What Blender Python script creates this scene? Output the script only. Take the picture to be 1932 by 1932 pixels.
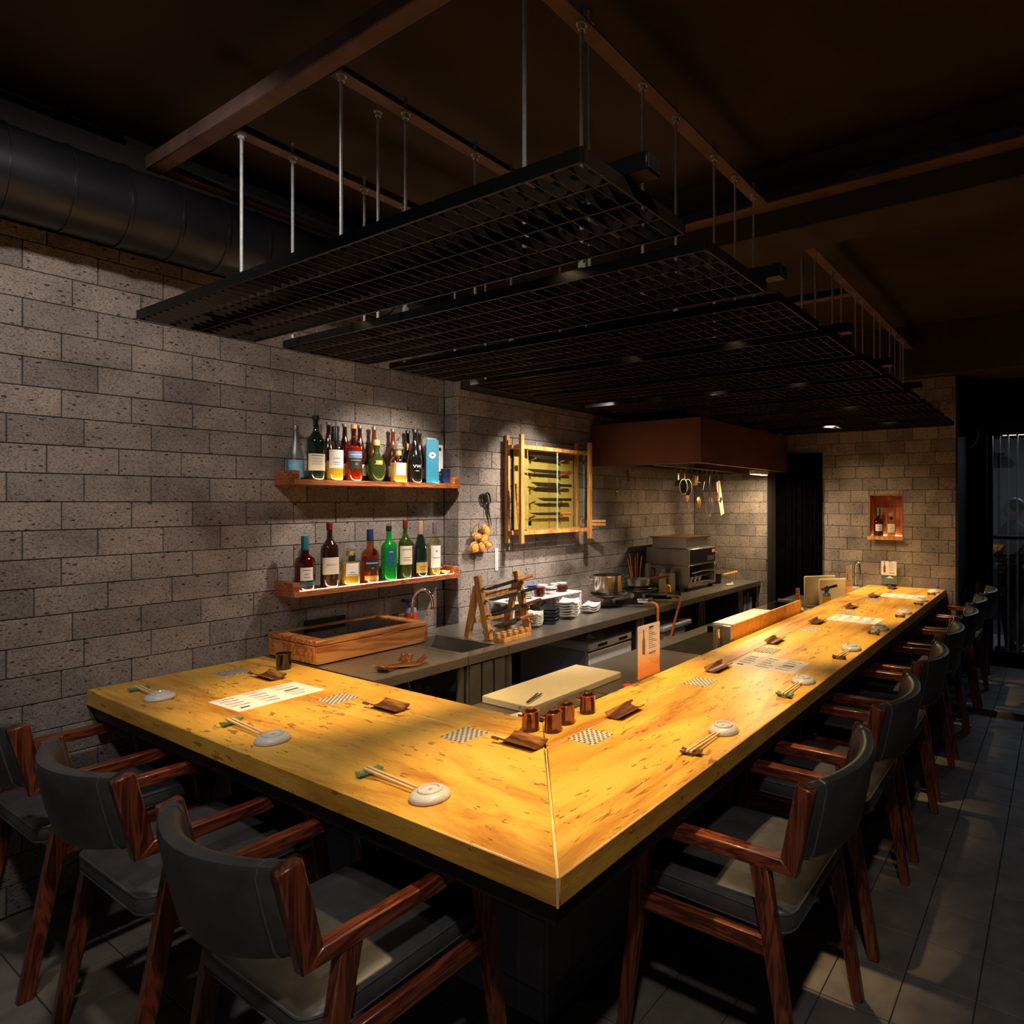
import bpy, math, random
from mathutils import Vector, Matrix
PI = math.pi
scn = bpy.context.scene
for o in list(bpy.data.objects):
    bpy.data.objects.remove(o)
COL = scn.collection
rnd = random.Random(7)

# ------------------------------------------------------------------ camera
cam_d = bpy.data.cameras.new('camera')
cam = bpy.data.objects.new('camera', cam_d); COL.objects.link(cam)
cam_d.sensor_width = 36.0
cam_d.lens = 1202.57 / 1932 * 36.0
cam_d.shift_x = (966 - 1283) / 1932
cam_d.shift_y = (948 - 966) / 1932
cam_d.clip_start = 0.02; cam_d.clip_end = 60
cam.location = (-0.90646, -0.81133, 1.455)
cam.rotation_euler = (PI / 2, 0, math.radians(30.98) - PI / 2)
scn.camera = cam

# ------------------------------------------------------------------ world, exposure
w = bpy.data.worlds.new('world'); scn.world = w; w.use_nodes = True
bg = w.node_tree.nodes['Background']
bg.inputs[0].default_value = (0.97, 0.96, 1.0, 1); bg.inputs[1].default_value = 0.10
vs = scn.view_settings
vs.view_transform = 'Standard'; vs.look = 'None'; vs.gamma = 1.0; vs.use_curve_mapping = False
vs.exposure = 0.0
WARM = (1.0, 0.70, 0.35); SOFT = (1.0, 0.87, 0.74)
SPOT_W = 118.0          # counter spots
LAMP_W = 40.0          # unseen lamps over the guest side

# ------------------------------------------------------------------ helpers
class MB:
    def __init__(s): s.v = []; s.f = []
    def add(s, vs, fs):
        n = len(s.v); s.v += [tuple(p) for p in vs]; s.f += [tuple(i + n for i in f) for f in fs]; return s
    def box(s, x0, x1, y0, y1, z0, z1):
        return s.add([(x0,y0,z0),(x1,y0,z0),(x1,y1,z0),(x0,y1,z0),(x0,y0,z1),(x1,y0,z1),(x1,y1,z1),(x0,y1,z1)],
                     [(0,3,2,1),(4,5,6,7),(0,1,5,4),(1,2,6,5),(2,3,7,6),(3,0,4,7)])
    def bar(s, p0, p1, w, h, up=(0,0,1), w1=None, h1=None):
        p0 = Vector(p0); p1 = Vector(p1); d = (p1 - p0).normalized(); u = Vector(up)
        a = d.cross(u)
        if a.length < 1e-4: a = d.cross(Vector((1,0,0)))
        a.normalize(); b = a.cross(d).normalized()
        w1 = w if w1 is None else w1; h1 = h if h1 is None else h1
        vs = []
        for p, ww, hh in ((p0, w, h), (p1, w1, h1)):
            for i, j in ((-1,-1),(1,-1),(1,1),(-1,1)): vs.append(p + a*(ww/2*i) + b*(hh/2*j))
        return s.add(vs, [(0,1,2,3),(7,6,5,4),(1,0,4,5),(2,1,5,6),(3,2,6,7),(0,3,7,4)])
    def ring_loft(s, rings, cap0=True, cap1=True, closed=False):
        n = len(rings[0]); vs = [p for r in rings for p in r]; fs = []
        m = len(rings)
        for i in range(m if closed else m - 1):
            for k in range(n):
                a = i*n + k; b = i*n + (k+1) % n; c = ((i+1) % m)*n + (k+1) % n; d = ((i+1) % m)*n + k
                fs.append((a, b, c, d))
        if not closed:
            if cap0: fs.append(tuple(reversed(range(n))))
            if cap1: fs.append(tuple((m-1)*n + k for k in range(n)))
        return s.add(vs, fs)
    def cyl(s, p0, p1, r0, r1=None, n=12):
        p0 = Vector(p0); p1 = Vector(p1); r1 = r0 if r1 is None else r1
        d = (p1 - p0).normalized(); a = d.orthogonal().normalized(); b = d.cross(a)
        R = []
        for p, r in ((p0, r0), (p1, r1)):
            R.append([p + (a*math.cos(2*PI*k/n) + b*math.sin(2*PI*k/n))*r for k in range(n)])
        return s.ring_loft(R)
    def lathe(s, prof, c=(0,0,0), n=20, sq=0.0, sx=1.0, sy=1.0):
        # sq > 0 squares the section
        R = []
        for r, z in prof:
            ring = []
            for k in range(n):
                t = 2*PI*(k+0.5)/n; q = 1.0
                if sq: q = 1 + sq*(1/max(abs(math.cos(t)), abs(math.sin(t))) - 1)
                ring.append((c[0] + r*q*math.cos(t)*sx, c[1] + r*q*math.sin(t)*sy, c[2] + z))
            R.append(ring)
        return s.ring_loft(R)
    def tube(s, pts, r, n=8, closed=False, rs=None):
        P = [Vector(p) for p in pts]; R = []; m = len(P)
        prev = None
        for i, p in enumerate(P):
            if closed: d = P[(i+1) % m] - P[i-1]
            else: d = P[min(i+1, m-1)] - P[max(i-1, 0)]
            d.normalize()
            if prev is None: a = d.orthogonal().normalized()
            else:
                a = prev - d*prev.dot(d)
                a = a.normalized() if a.length > 1e-5 else d.orthogonal().normalized()
            prev = a; b = d.cross(a); rr = rs[i] if rs else r
            R.append([p + (a*math.cos(2*PI*k/n) + b*math.sin(2*PI*k/n))*rr for k in range(n)])
        return s.ring_loft(R, closed=closed)
    def prism(s, poly, z0, z1):
        n = len(poly)
        return s.ring_loft([[(x, y, z0) for x, y in poly], [(x, y, z1) for x, y in poly]])
    def ell(s, c, rx, ry, rz, nu=14, nv=8, rot=None):
        R = []
        for j in range(nv + 1):
            ph = -PI/2 + PI*(0.02 + 0.96*j/nv)
            ring = []
            for k in range(nu):
                t = 2*PI*k/nu
                p = Vector((rx*math.cos(ph)*math.cos(t), ry*math.cos(ph)*math.sin(t), rz*math.sin(ph)))
                if rot: p = rot @ p
                ring.append(Vector(c) + p)
            R.append(ring)
        return s.ring_loft(R)
    def xf(s, M):
        s.v = [tuple(M @ Vector(p)) for p in s.v]; return s
    def mesh(s, name, mat=None, ang=32):
        me = bpy.data.meshes.new(name); me.from_pydata(s.v, [], s.f)
        me.update()
        bmx = None
        if mat is not None: me.materials.append(M[mat] if isinstance(mat, str) else mat)
        if ang:
            me.polygons.foreach_set('use_smooth', [True]*len(me.polygons))
            me.set_sharp_from_angle(angle=math.radians(ang))
        return me
    def build(s, name, mat, parent=None, loc=(0,0,0), rot=(0,0,0), bev=0, ang=32, seg=1):
        o = put(name, s.mesh(name, mat, ang), parent, loc, rot)
        if bev:
            m = o.modifiers.new('bevel', 'BEVEL'); m.width = bev; m.segments = seg; m.limit_method = 'ANGLE'; m.angle_limit = math.radians(40)
        return o

def put(name, me, parent=None, loc=(0,0,0), rot=(0,0,0), scale=None):
    o = bpy.data.objects.new(name, me); COL.objects.link(o)
    o.location = loc; o.rotation_euler = rot
    if scale: o.scale = scale
    if parent is not None: o.parent = parent
    return o
def tag(o, label, cat, group=None):
    o['label'] = label; o['category'] = cat
    if group: o['group'] = group
    return o
def thing(name, label, cat, loc=(0,0,0), rz=0, group=None, rot=None):
    o = bpy.data.objects.new(name, None); COL.objects.link(o); o.empty_display_size = 0.05
    o.location = loc; o.rotation_euler = rot if rot else (0, 0, rz)
    return tag(o, label, cat, group)
def struct(o): o['kind'] = 'structure'; return o
def kids(o): return [c for c in bpy.data.objects if c.parent is o]
def copy_tree(o, loc=None, rz=None, label=None, group=None, _p=None):
    c = o.copy(); COL.objects.link(c)
    if _p is not None: c.parent = _p
    if loc is not None: c.location = loc
    if rz is not None: c.rotation_euler = (0, 0, rz)
    if label: c['label'] = label
    if group: c['group'] = group
    for k in list(o.children): copy_tree(k, _p=c)
    return c
_txt = {}
def text_geo(body, size):
    key = (body, size)
    if key not in _txt:
        cu = bpy.data.curves.new('t', 'FONT'); cu.body = body; cu.size = size; cu.align_x = 'CENTER'; cu.align_y = 'CENTER'; cu.resolution_u = 2
        ob = bpy.data.objects.new('t', cu); COL.objects.link(ob)
        me = bpy.data.meshes.new_from_object(ob.evaluated_get(bpy.context.evaluated_depsgraph_get()))
        _txt[key] = ([tuple(v.co) for v in me.vertices], [tuple(p.vertices) for p in me.polygons])
        bpy.data.objects.remove(ob); bpy.data.curves.remove(cu); bpy.data.meshes.remove(me)
    return _txt[key]

# ------------------------------------------------------------------ materials
M = {}
def newmat(name):
    m = bpy.data.materials.new(name); m.use_nodes = True; M[name] = m
    nt = m.node_tree; b = nt.nodes['Principled BSDF']
    return m, nt, b
def lnk(nt, a, b): nt.links.new(a, b)
def nd(nt, t, **kw):
    n = nt.nodes.new(t)
    for k, v in kw.items(): setattr(n, k, v)
    return n
def ramp(nt, fac, stops):
    r = nd(nt, 'ShaderNodeValToRGB'); e = r.color_ramp.elements
    while len(e) < len(stops): e.new(0.5)
    for x, (p, c) in zip(e, stops): x.position = p; x.color = (*c, 1)
    lnk(nt, fac, r.inputs[0]); return r.outputs[0]
def coords(nt, kind='Object', scale=(1,1,1), rot=(0,0,0), loc=(0,0,0)):
    if kind == 'World': src = nd(nt, 'ShaderNodeNewGeometry').outputs['Position']
    else: src = nd(nt, 'ShaderNodeTexCoord').outputs[kind]
    mp = nd(nt, 'ShaderNodeMapping'); mp.inputs['Scale'].default_value = scale; mp.inputs['Rotation'].default_value = rot; mp.inputs['Location'].default_value = loc
    lnk(nt, src, mp.inputs[0]); return mp.outputs[0]
def noise(nt, vec, scale, detail=3, rough=0.55, dist=0.0, out='Fac'):
    n = nd(nt, 'ShaderNodeTexNoise'); n.inputs['Scale'].default_value = scale; n.inputs['Detail'].default_value = detail
    n.inputs['Roughness'].default_value = rough; n.inputs['Distortion'].default_value = dist
    lnk(nt, vec, n.inputs['Vector']); return n.outputs[out]
def mixc(nt, fac, a, b, mode='MIX'):
    n = nd(nt, 'ShaderNodeMix', data_type='RGBA', blend_type=mode)
    if isinstance(fac, (int, float)): n.inputs[0].default_value = fac
    else: lnk(nt, fac, n.inputs[0])
    for i, c in ((6, a), (7, b)):
        if isinstance(c, tuple): n.inputs[i].default_value = (*c, 1)
        else: lnk(nt, c, n.inputs[i])
    return n.outputs[2]
def bump(nt, b, h, strength=0.3, dist=0.01):
    n = nd(nt, 'ShaderNodeBump'); n.inputs['Strength'].default_value = strength; n.inputs['Distance'].default_value = dist
    lnk(nt, h, n.inputs['Height']); lnk(nt, n.outputs[0], b.inputs['Normal'])
def math_(nt, op, a, b=None):
    n = nd(nt, 'ShaderNodeMath', operation=op)
    for i, x in enumerate((a, b)):
        if x is None: continue
        if isinstance(x, (int, float)): n.inputs[i].default_value = x
        else: lnk(nt, x, n.inputs[i])
    return n.outputs[0]
def srgb(r, g, b):
    f = lambda c: (c/255/12.92 if c/255 <= 0.04045 else ((c/255 + 0.055)/1.055)**2.4)
    return (f(r), f(g), f(b))
def plain(name, col, rough=0.5, metal=0.0, var=0.12, scale=30, spec=0.5, coat=0.0, bmp=0.0, **kw):
    m, nt, b = newmat(name)
    v = coords(nt, 'Object')
    f = noise(nt, v, scale, 3)
    lo = tuple(c*(1-var) for c in col); hi = tuple(min(1, c*(1+var)) for c in col)
    lnk(nt, ramp(nt, f, [(0.3, lo), (0.7, hi)]), b.inputs['Base Color'])
    b.inputs['Roughness'].default_value = rough; b.inputs['Metallic'].default_value = metal
    b.inputs['Specular IOR Level'].default_value = spec; b.inputs['Coat Weight'].default_value = coat
    if bmp: bump(nt, b, f, bmp, 0.002)
    for k, x in kw.items(): b.inputs[k.replace('_', ' ')].default_value = x
    return m
def wood(name, light, dark, axis=0, scale=1.0, rough=0.45, rings=9.0, fine=60.0, coat=0.0, kind='Object', amount=1.0):
    m, nt, b = newmat(name)
    s = [10.0, 10.0, 10.0]; s[axis] = 0.9
    v = coords(nt, kind, tuple(x*scale for x in s))
    big = noise(nt, v, rings*0.16, 4, 0.6, 1.2)
    st = [1.0, 1.0, 1.0]; st[axis] = 0.03
    g = noise(nt, coords(nt, kind, tuple(x*scale for x in st)), fine*3, 2, 0.6)
    w_ = nd(nt, 'ShaderNodeMath', operation='SINE'); lnk(nt, math_(nt, 'MULTIPLY', big, rings*6.0), w_.inputs[0])
    f = math_(nt, 'ADD', math_(nt, 'MULTIPLY', math_(nt, 'ADD', w_.outputs[0], 1.0), 0.34*amount), math_(nt, 'MULTIPLY', g, 0.5))
    lnk(nt, ramp(nt, f, [(0.18, light), (0.95, dark)]), b.inputs['Base Color'])
    b.inputs['Roughness'].default_value = rough; b.inputs['Coat Weight'].default_value = coat
    bump(nt, b, f, 0.12, 0.002)
    return m
def emit(name, col, strength):
    m, nt, b = newmat(name)
    b.inputs['Base Color'].default_value = (*col, 1); b.inputs['Emission Color'].default_value = (*col, 1); b.inputs['Emission Strength'].default_value = strength
    return m
def thin_glass(name, tint=(0.95, 1, 0.98), gloss=0.10, rough=0.02):
    m, nt, b = newmat(name); nt.nodes.remove(b)
    t = nd(nt, 'ShaderNodeBsdfTransparent'); t.inputs[0].default_value = (*tint, 1)
    g = nd(nt, 'ShaderNodeBsdfGlossy'); g.inputs[0].default_value = (1, 1, 1, 1); g.inputs['Roughness'].default_value = rough
    fr = nd(nt, 'ShaderNodeFresnel'); fr.inputs[0].default_value = 1.5
    x = nd(nt, 'ShaderNodeMixShader'); f = math_(nt, 'ADD', fr.outputs[0], gloss*0.3)
    gg = nd(nt, 'ShaderNodeNewGeometry'); f = math_(nt, 'MULTIPLY', f, math_(nt, 'SUBTRACT', 1.0, gg.outputs['Backfacing']))
    lnk(nt, f, x.inputs[0]); lnk(nt, t.outputs[0], x.inputs[1]); lnk(nt, g.outputs[0], x.inputs[2])
    lnk(nt, x.outputs[0], nt.nodes['Material Output'].inputs[0])
    return m
def glassy(name, col, trans=0.75, rough=0.06):
    return plain(name, col, rough, 0, 0.05, 8, Transmission_Weight=trans, IOR=1.36)

def stone(name, kitchen=False):
    m, nt, b = newmat(name)
    v = coords(nt, 'World')
    oi = nd(nt, 'ShaderNodeObjectInfo')
    base = ramp(nt, noise(nt, v, 5.0, 5, 0.65), [(0.25, srgb(118, 110, 106)), (0.5, srgb(147, 138, 132)), (0.8, srgb(172, 160, 152))])
    tone = ramp(nt, oi.outputs['Random'], [(0.0, (0.72, 0.72, 0.74)), (0.5, (0.95, 0.93, 0.92)), (1.0, (1.12, 1.08, 1.04))])
    c = mixc(nt, 1.0, base, tone, 'MULTIPLY')
    fine = ramp(nt, noise(nt, v, 150, 3, 0.7), [(0.35, (0.62, 0.62, 0.62)), (0.6, (1.06, 1.05, 1.03))])
    c = mixc(nt, 1.0, c, fine, 'MULTIPLY')
    # pores: scattered dark flecks of uneven size
    def flecks(scale, power, k, mp):
        vo = nd(nt, 'ShaderNodeTexVoronoi'); vo.inputs['Scale'].default_value = scale; vo.inputs['Randomness'].default_value = 1.0
        nz = nd(nt, 'ShaderNodeTexNoise'); nz.inputs['Scale'].default_value = scale*0.9; lnk(nt, v, nz.inputs[0])
        lnk(nt, mixc(nt, 0.45/scale, mp, nz.outputs['Color'], 'ADD'), vo.inputs['Vector'])
        sp = nd(nt, 'ShaderNodeSeparateColor'); lnk(nt, vo.outputs['Color'], sp.inputs[0])
        return math_(nt, 'LESS_THAN', vo.outputs['Distance'], math_(nt, 'MULTIPLY', math_(nt, 'POWER', sp.outputs[0], power), k))
    pit = flecks(120, 1.4, 0.50, coords(nt, 'World', (1.0, 1.0, 1.9), (0.2, 0.6, 0.2)))
    big = flecks(48, 3.0, 0.36, coords(nt, 'World', (1.0, 1.0, 1.8), (-0.2, -0.5, 0.1)))
    c = mixc(nt, math_(nt, 'MULTIPLY', pit, 0.62), c, srgb(56, 52, 50))
    c = mixc(nt, math_(nt, 'MULTIPLY', big, 0.85), c, srgb(38, 35, 34))
    if kitchen:   # soot and grease behind the burners
        for (px, pz, rx, rz, k) in ((2.62, 0.98, 0.62, 0.30, 0.9), (4.4, 0.85, 0.5, 0.3, 0.45)):
            mp = coords(nt, 'World', (1/rx, 0.0, 1/rz), (0,0,0), (-px/rx, 0, -pz/rz))
            ln = nd(nt, 'ShaderNodeVectorMath', operation='LENGTH'); lnk(nt, mp, ln.inputs[0])
            s = math_(nt, 'ADD', ln.outputs['Value'], math_(nt, 'MULTIPLY', noise(nt, v, 7, 4), 0.9))
            f = ramp(nt, s, [(0.35, (k, k, k)), (1.25, (0, 0, 0))])
            c = mixc(nt, f, c, srgb(60, 50, 30))
    lnk(nt, c, b.inputs['Base Color']); b.inputs['Roughness'].default_value = 0.9; b.inputs['Specular IOR Level'].default_value = 0.25
    bump(nt, b, math_(nt, 'SUBTRACT', noise(nt, v, 90, 4, 0.7), math_(nt, 'ADD', math_(nt, 'MULTIPLY', pit, 0.8), big)), 0.5, 0.003)
    return m
stone('stone'); stone('stone_kitchen', True)
def tile_mat(name, a, bcol, rough):
    m, nt, b = newmat(name); v = coords(nt, 'World')
    oi = nd(nt, 'ShaderNodeObjectInfo')
    c = ramp(nt, noise(nt, v, 9, 5, 0.6), [(0.3, a), (0.7, bcol)])
    c = mixc(nt, 1.0, c, ramp(nt, oi.outputs['Random'], [(0, (0.86, 0.86, 0.87)), (1, (1.1, 1.07, 1.04))]), 'MULTIPLY')
    lnk(nt, c, b.inputs['Base Color'])
    r = nd(nt, 'ShaderNodeMapRange'); lnk(nt, noise(nt, v, 14, 3), r.inputs[0]); r.inputs[3].default_value = rough - 0.08; r.inputs[4].default_value = rough + 0.12
    lnk(nt, r.outputs[0], b.inputs['Roughness']); bump(nt, b, noise(nt, v, 120, 3), 0.08, 0.002)
tile_mat('floor_tile', srgb(92, 86, 82), srgb(120, 112, 104), 0.55)
tile_mat('base_tile', srgb(88, 88, 92), srgb(110, 108, 110), 0.6)
def bar_wood(name, axis):
    m, nt, b = newmat(name)
    s = [3.0, 3.0, 3.0]; s[axis] = 0.55
    v = coords(nt, 'World', tuple(s)); vw = coords(nt, 'World')
    c = ramp(nt, noise(nt, v, 2.4, 6, 0.6, 0.8), [(0.25, srgb(218, 162, 62)), (0.55, srgb(234, 180, 74)), (0.85, srgb(245, 198, 96))])
    # burl: brown smears in the middle of the planks and dark flecks along the grain
    sm = noise(nt, coords(nt, 'World', tuple(x*0.75 for x in s)), 2.2, 6, 0.68, 0.9)
    c = mixc(nt, ramp(nt, sm, [(0.48, (0, 0, 0)), (0.68, (0.9, 0.9, 0.9))]), c, srgb(160, 88, 26))
    s2 = [26.0, 26.0, 26.0]; s2[axis] = 7.0
    fl = noise(nt, coords(nt, 'World', tuple(s2)), 2.1, 3, 0.6, 0.5)
    den = noise(nt, vw, 3.2, 3, 0.6)
    f = math_(nt, 'MULTIPLY', math_(nt, 'GREATER_THAN', math_(nt, 'ADD', fl, math_(nt, 'MULTIPLY', den, 0.42)), 0.855), 0.7)
    c = mixc(nt, f, c, srgb(120, 62, 22))
    s3 = [60.0, 60.0, 60.0]; s3[axis] = 4.0
    g = ramp(nt, noise(nt, coords(nt, 'World', tuple(s3)), 3.0, 3), [(0.3, (0.86, 0.84, 0.8)), (0.7, (1.05, 1.05, 1.05))])
    c = mixc(nt, 0.8, c, g, 'MULTIPLY')
    lnk(nt, c, b.inputs['Base Color']); b.inputs['Roughness'].default_value = 0.42; b.inputs['Coat Weight'].default_value = 0.15; b.inputs['Coat Roughness'].default_value = 0.3
    bump(nt, b, fl, 0.04, 0.002)
bar_wood('bar_wood_x', 0); bar_wood('bar_wood_y', 1)
wood('chair_wood', srgb(132, 64, 40), srgb(66, 24, 12), 2, 1.6, 0.36, 7, 40, 0.3)
wood('chair_wood_arm', srgb(136, 66, 40), srgb(72, 27, 14), 1, 1.4, 0.34, 7, 40, 0.3)
wood('shelf_wood', srgb(186, 112, 62), srgb(122, 62, 28), 0, 1.2, 0.5, 8, 40)
wood('box_wood', srgb(206, 138, 76), srgb(152, 86, 40), 0, 1.2, 0.5, 6, 40)
wood('pale_wood', srgb(214, 160, 92), srgb(166, 108, 52), 2, 1.4, 0.5, 6, 40)
wood('bamboo', srgb(176, 118, 66), srgb(72, 36, 18), 0, 1.5, 0.35, 5, 50, 0.35)
wood('handle_wood', srgb(196, 122, 58), srgb(126, 68, 28), 0, 2, 0.5, 6, 40)
wood('niche_wood', srgb(190, 112, 58), srgb(136, 70, 30), 2, 1.2, 0.45, 7, 40)
plain('seam_wood', srgb(236, 205, 140), 0.5)
def leather():
    m, nt, b = newmat('leather'); v = coords(nt, 'Object'); n1 = noise(nt, v, 9, 6, 0.7)
    lnk(nt, ramp(nt, n1, [(0.3, srgb(54, 53, 53)), (0.55, srgb(72, 70, 69)), (0.8, srgb(92, 87, 82))]), b.inputs['Base Color'])
    b.inputs['Roughness'].default_value = 0.42; bump(nt, b, noise(nt, v, 240, 3), 0.12, 0.001)
leather()
plain('piping', srgb(78, 78, 80), 0.4)
plain('black_steel', srgb(9, 9, 9), 0.45, 0.0, spec=0.22)
plain('matt_black', srgb(20, 20, 21), 0.7)
plain('apron_black', srgb(24, 20, 20), 0.55)
plain('grate_steel', srgb(34, 25, 19), 0.5, 0.0, spec=0.25)
plain('rust_steel', srgb(112, 84, 76), 0.6, 0.1, 0.35, 6)
plain('blue_steel', srgb(86, 86, 96), 0.5, 0.5, 0.3, 5)
plain('galvanised', srgb(196, 196, 196), 0.4, 0.35, 0.15, 60)
plain('duct_metal', srgb(34, 34, 38), 0.34, 0.3, 0.3, 5)
plain('ceiling_paint', srgb(58, 48, 42), 0.9, 0, 0.35, 2.2)
plain('concrete_dark', srgb(62, 54, 48), 0.9, 0, 0.25, 4)
plain('mortar', srgb(62, 57, 54), 0.95)
plain('grout', srgb(44, 42, 41), 0.95)
plain('pale_grout', srgb(150, 142, 136), 0.95)
plain('dark_wall', srgb(34, 32, 32), 0.85)
plain('curtain', srgb(9, 8, 8), 1.0, 0, 0.3, 14, spec=0.0)
def steel(name, col, rough, metal=0.8):
    m, nt, b = newmat(name)
    f = noise(nt, coords(nt, 'Object', (2, 60, 60)), 6, 2)
    lnk(nt, ramp(nt, noise(nt, coords(nt, 'Object'), 6, 4), [(0.3, tuple(c*0.8 for c in col)), (0.7, col)]), b.inputs['Base Color'])
    b.inputs['Metallic'].default_value = metal
    r = nd(nt, 'ShaderNodeMapRange'); lnk(nt, f, r.inputs[0]); r.inputs[3].default_value = rough*0.7; r.inputs[4].default_value = rough*1.35; lnk(nt, r.outputs[0], b.inputs['Roughness'])
steel('steel', srgb(176, 168, 158), 0.3); steel('steel_dark', srgb(128, 116, 102), 0.36, 0.6)
plain('chrome', srgb(225, 222, 218), 0.12, 1.0, 0.03)
plain('pot_steel', srgb(206, 198, 188), 0.16, 1.0, 0.04)
plain('glass_edge', srgb(150, 190, 172), 0.2)
plain('aluminium', srgb(190, 186, 180), 0.3, 1.0, 0.05)
plain('copper_hood', srgb(112, 70, 52), 0.42, 0.6, 0.18, 2.5)
plain('gold_panel', srgb(214, 150, 60), 0.45, 0.25, 0.25, 22)
plain('lacquer', srgb(150, 98, 74), 0.10, 0.8, 0.1, coat=0.5)
plain('lacquer_dark', srgb(34, 24, 21), 0.12, 0.2, 0.1, coat=0.8)
plain('copper_rim', srgb(208, 120, 84), 0.15, 0.9, 0.05)
plain('porcelain', srgb(226, 222, 214), 0.22, 0, 0.04, 40, coat=0.5)
plain('crackle', srgb(204, 200, 196), 0.3, 0, 0.10, 260, coat=0.4)
plain('celadon', srgb(96, 136, 108), 0.18, 0, 0.25, 60, coat=0.6)
plain('brown_glaze', srgb(98, 70, 52), 0.2, 0, 0.25, 60, coat=0.6)
plain('navy_glaze', srgb(30, 36, 66), 0.2, 0, 0.2, coat=0.5)
plain('blue_glaze', srgb(84, 108, 160), 0.2, 0, 0.35, 40, coat=0.5)
plain('red_glaze', srgb(112, 52, 34), 0.2, 0, 0.2, coat=0.5)
plain('chopstick', srgb(226, 196, 150), 0.55, 0, 0.06)
plain('paper', srgb(232, 224, 216), 0.8, 0, 0.02)
plain('ink', srgb(40, 38, 38), 0.8); plain('ink_brown', srgb(120, 70, 46), 0.8); plain('ink_red', srgb(186, 84, 50), 0.8); plain('ink_teal', srgb(58, 92, 100), 0.8); plain('ink_grey', srgb(150, 144, 140), 0.8); plain('ink_gold', srgb(196, 160, 86), 0.5)
plain('coaster_light', srgb(196, 186, 164), 0.6); plain('coaster_dark', srgb(42, 40, 38), 0.7)
plain('plastic_white', srgb(214, 212, 216), 0.4, 0, 0.03); plain('board_cream', srgb(226, 208, 164), 0.5, 0, 0.04)
plain('plastic_grey', srgb(168, 172, 184), 0.45, 0, 0.03)
plain('red_plastic', srgb(196, 40, 32), 0.35); plain('green_plastic', srgb(20, 116, 78), 0.35); plain('yellow_plastic', srgb(226, 184, 56), 0.4)
plain('blue_plastic', srgb(30, 84, 140), 0.35); plain('teal_box', srgb(14, 112, 142), 0.45); plain('orange_hose', srgb(214, 112, 48), 0.5)
plain('knife_steel', srgb(98, 96, 92), 0.3, 0.9); plain('black_plastic', srgb(24, 24, 25), 0.35); plain('brass', srgb(190, 150, 80), 0.3, 0.9)
plain('straw', srgb(214, 150, 66), 0.7, 0, 0.3, 60, bmp=0.5); plain('cloth_white', srgb(226, 224, 220), 0.9)
plain('cabinet_back', srgb(158, 134, 62), 0.6, 0, 0.06)
plain('skin', srgb(196, 146, 120), 0.6); plain('hair', srgb(22, 18, 16), 0.6); plain('black_cloth', srgb(20, 20, 22), 0.9)
plain('can_yellow', srgb(232, 176, 40), 0.35); plain('can_silver', srgb(150, 166, 190), 0.3, 0.6)
thin_glass('pane'); thin_glass('dark_pane', (0.75, 0.77, 0.8), 0.2); thin_glass('acrylic', (0.97, 0.97, 0.97), 0.08)
thin_glass('box_pane', (0.30, 0.31, 0.32), 0.35, 0.04); thin_glass('cab_pane', (0.93, 0.95, 0.90), 0.08); thin_glass('jar_glass', (0.93, 0.93, 0.90), 0.15)
thin_glass('clear_bottle', (0.93, 0.94, 0.92), 0.15); thin_glass('frosted', (0.72, 0.76, 0.80), 0.3, 0.4)
thin_glass('amber_glass', (0.80, 0.36, 0.12), 0.15); thin_glass('red_glass', (0.62, 0.16, 0.07), 0.15)
glassy('crystal', srgb(240, 240, 238), 0.85, 0.03); thin_glass('pale_glass', (0.90, 0.86, 0.58), 0.15)
glassy('whisky_yellow', srgb(246, 200, 60), 0.55, 0.15); glassy('whisky_amber', srgb(206, 98, 22), 0.55, 0.12); glassy('whisky_red', srgb(150, 44, 20), 0.5, 0.12)
glassy('glass_green', srgb(20, 170, 60), 0.6, 0.06); glassy('glass_brown', srgb(110, 52, 20), 0.35, 0.08); glassy('glass_olive', srgb(58, 70, 30), 0.3, 0.08); glassy('wine_pale', srgb(232, 206, 96), 0.55, 0.12)
plain('glass_black', srgb(20, 18, 17), 0.08, 0, 0.05, coat=0.6); plain('glass_darkgreen', srgb(22, 34, 26), 0.08, 0, 0.05, coat=0.6); plain('glass_darkbrown', srgb(44, 22, 12), 0.08, 0, 0.05, coat=0.6)
plain('label_cream', srgb(226, 214, 190), 0.7, 0, 0.03); plain('label_white', srgb(232, 228, 222), 0.7, 0, 0.03); plain('label_blue', srgb(96, 120, 160), 0.6); plain('label_black', srgb(34, 32, 34), 0.5); plain('label_gold', srgb(206, 168, 92), 0.45, 0.3); plain('label_teal', srgb(24, 84, 104), 0.5); plain('label_sky', srgb(120, 170, 206), 0.6, 0, 0.3, 30)
plain('foil_red', srgb(120, 26, 26), 0.35, 0.3); plain('foil_pink', srgb(214, 170, 150), 0.3, 0.5); plain('foil_grey', srgb(120, 116, 120), 0.35, 0.5); plain('foil_blue', srgb(26, 44, 92), 0.4, 0.2); plain('foil_teal', srgb(40, 110, 124), 0.4, 0.2); plain('cork', srgb(206, 164, 110), 0.7)
emit('lamp_face', (1.0, 0.72, 0.42), 14); emit('led_strip', (1.0, 0.80, 0.50), 16); emit('lamp_neutral', (1.0, 0.92, 0.82), 8)
m, nt, b = newmat('poster_orange')
g = nd(nt, 'ShaderNodeTexCoord'); sep = nd(nt, 'ShaderNodeSeparateXYZ'); lnk(nt, g.outputs['Generated'], sep.inputs[0])
lnk(nt, ramp(nt, sep.outputs['Z'], [(0.0, srgb(214, 96, 44)), (0.25, srgb(232, 158, 100)), (0.5, srgb(230, 206, 190)), (1.0, srgb(226, 214, 214))]), b.inputs['Base Color'])
b.inputs['Roughness'].default_value = 0.6
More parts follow.
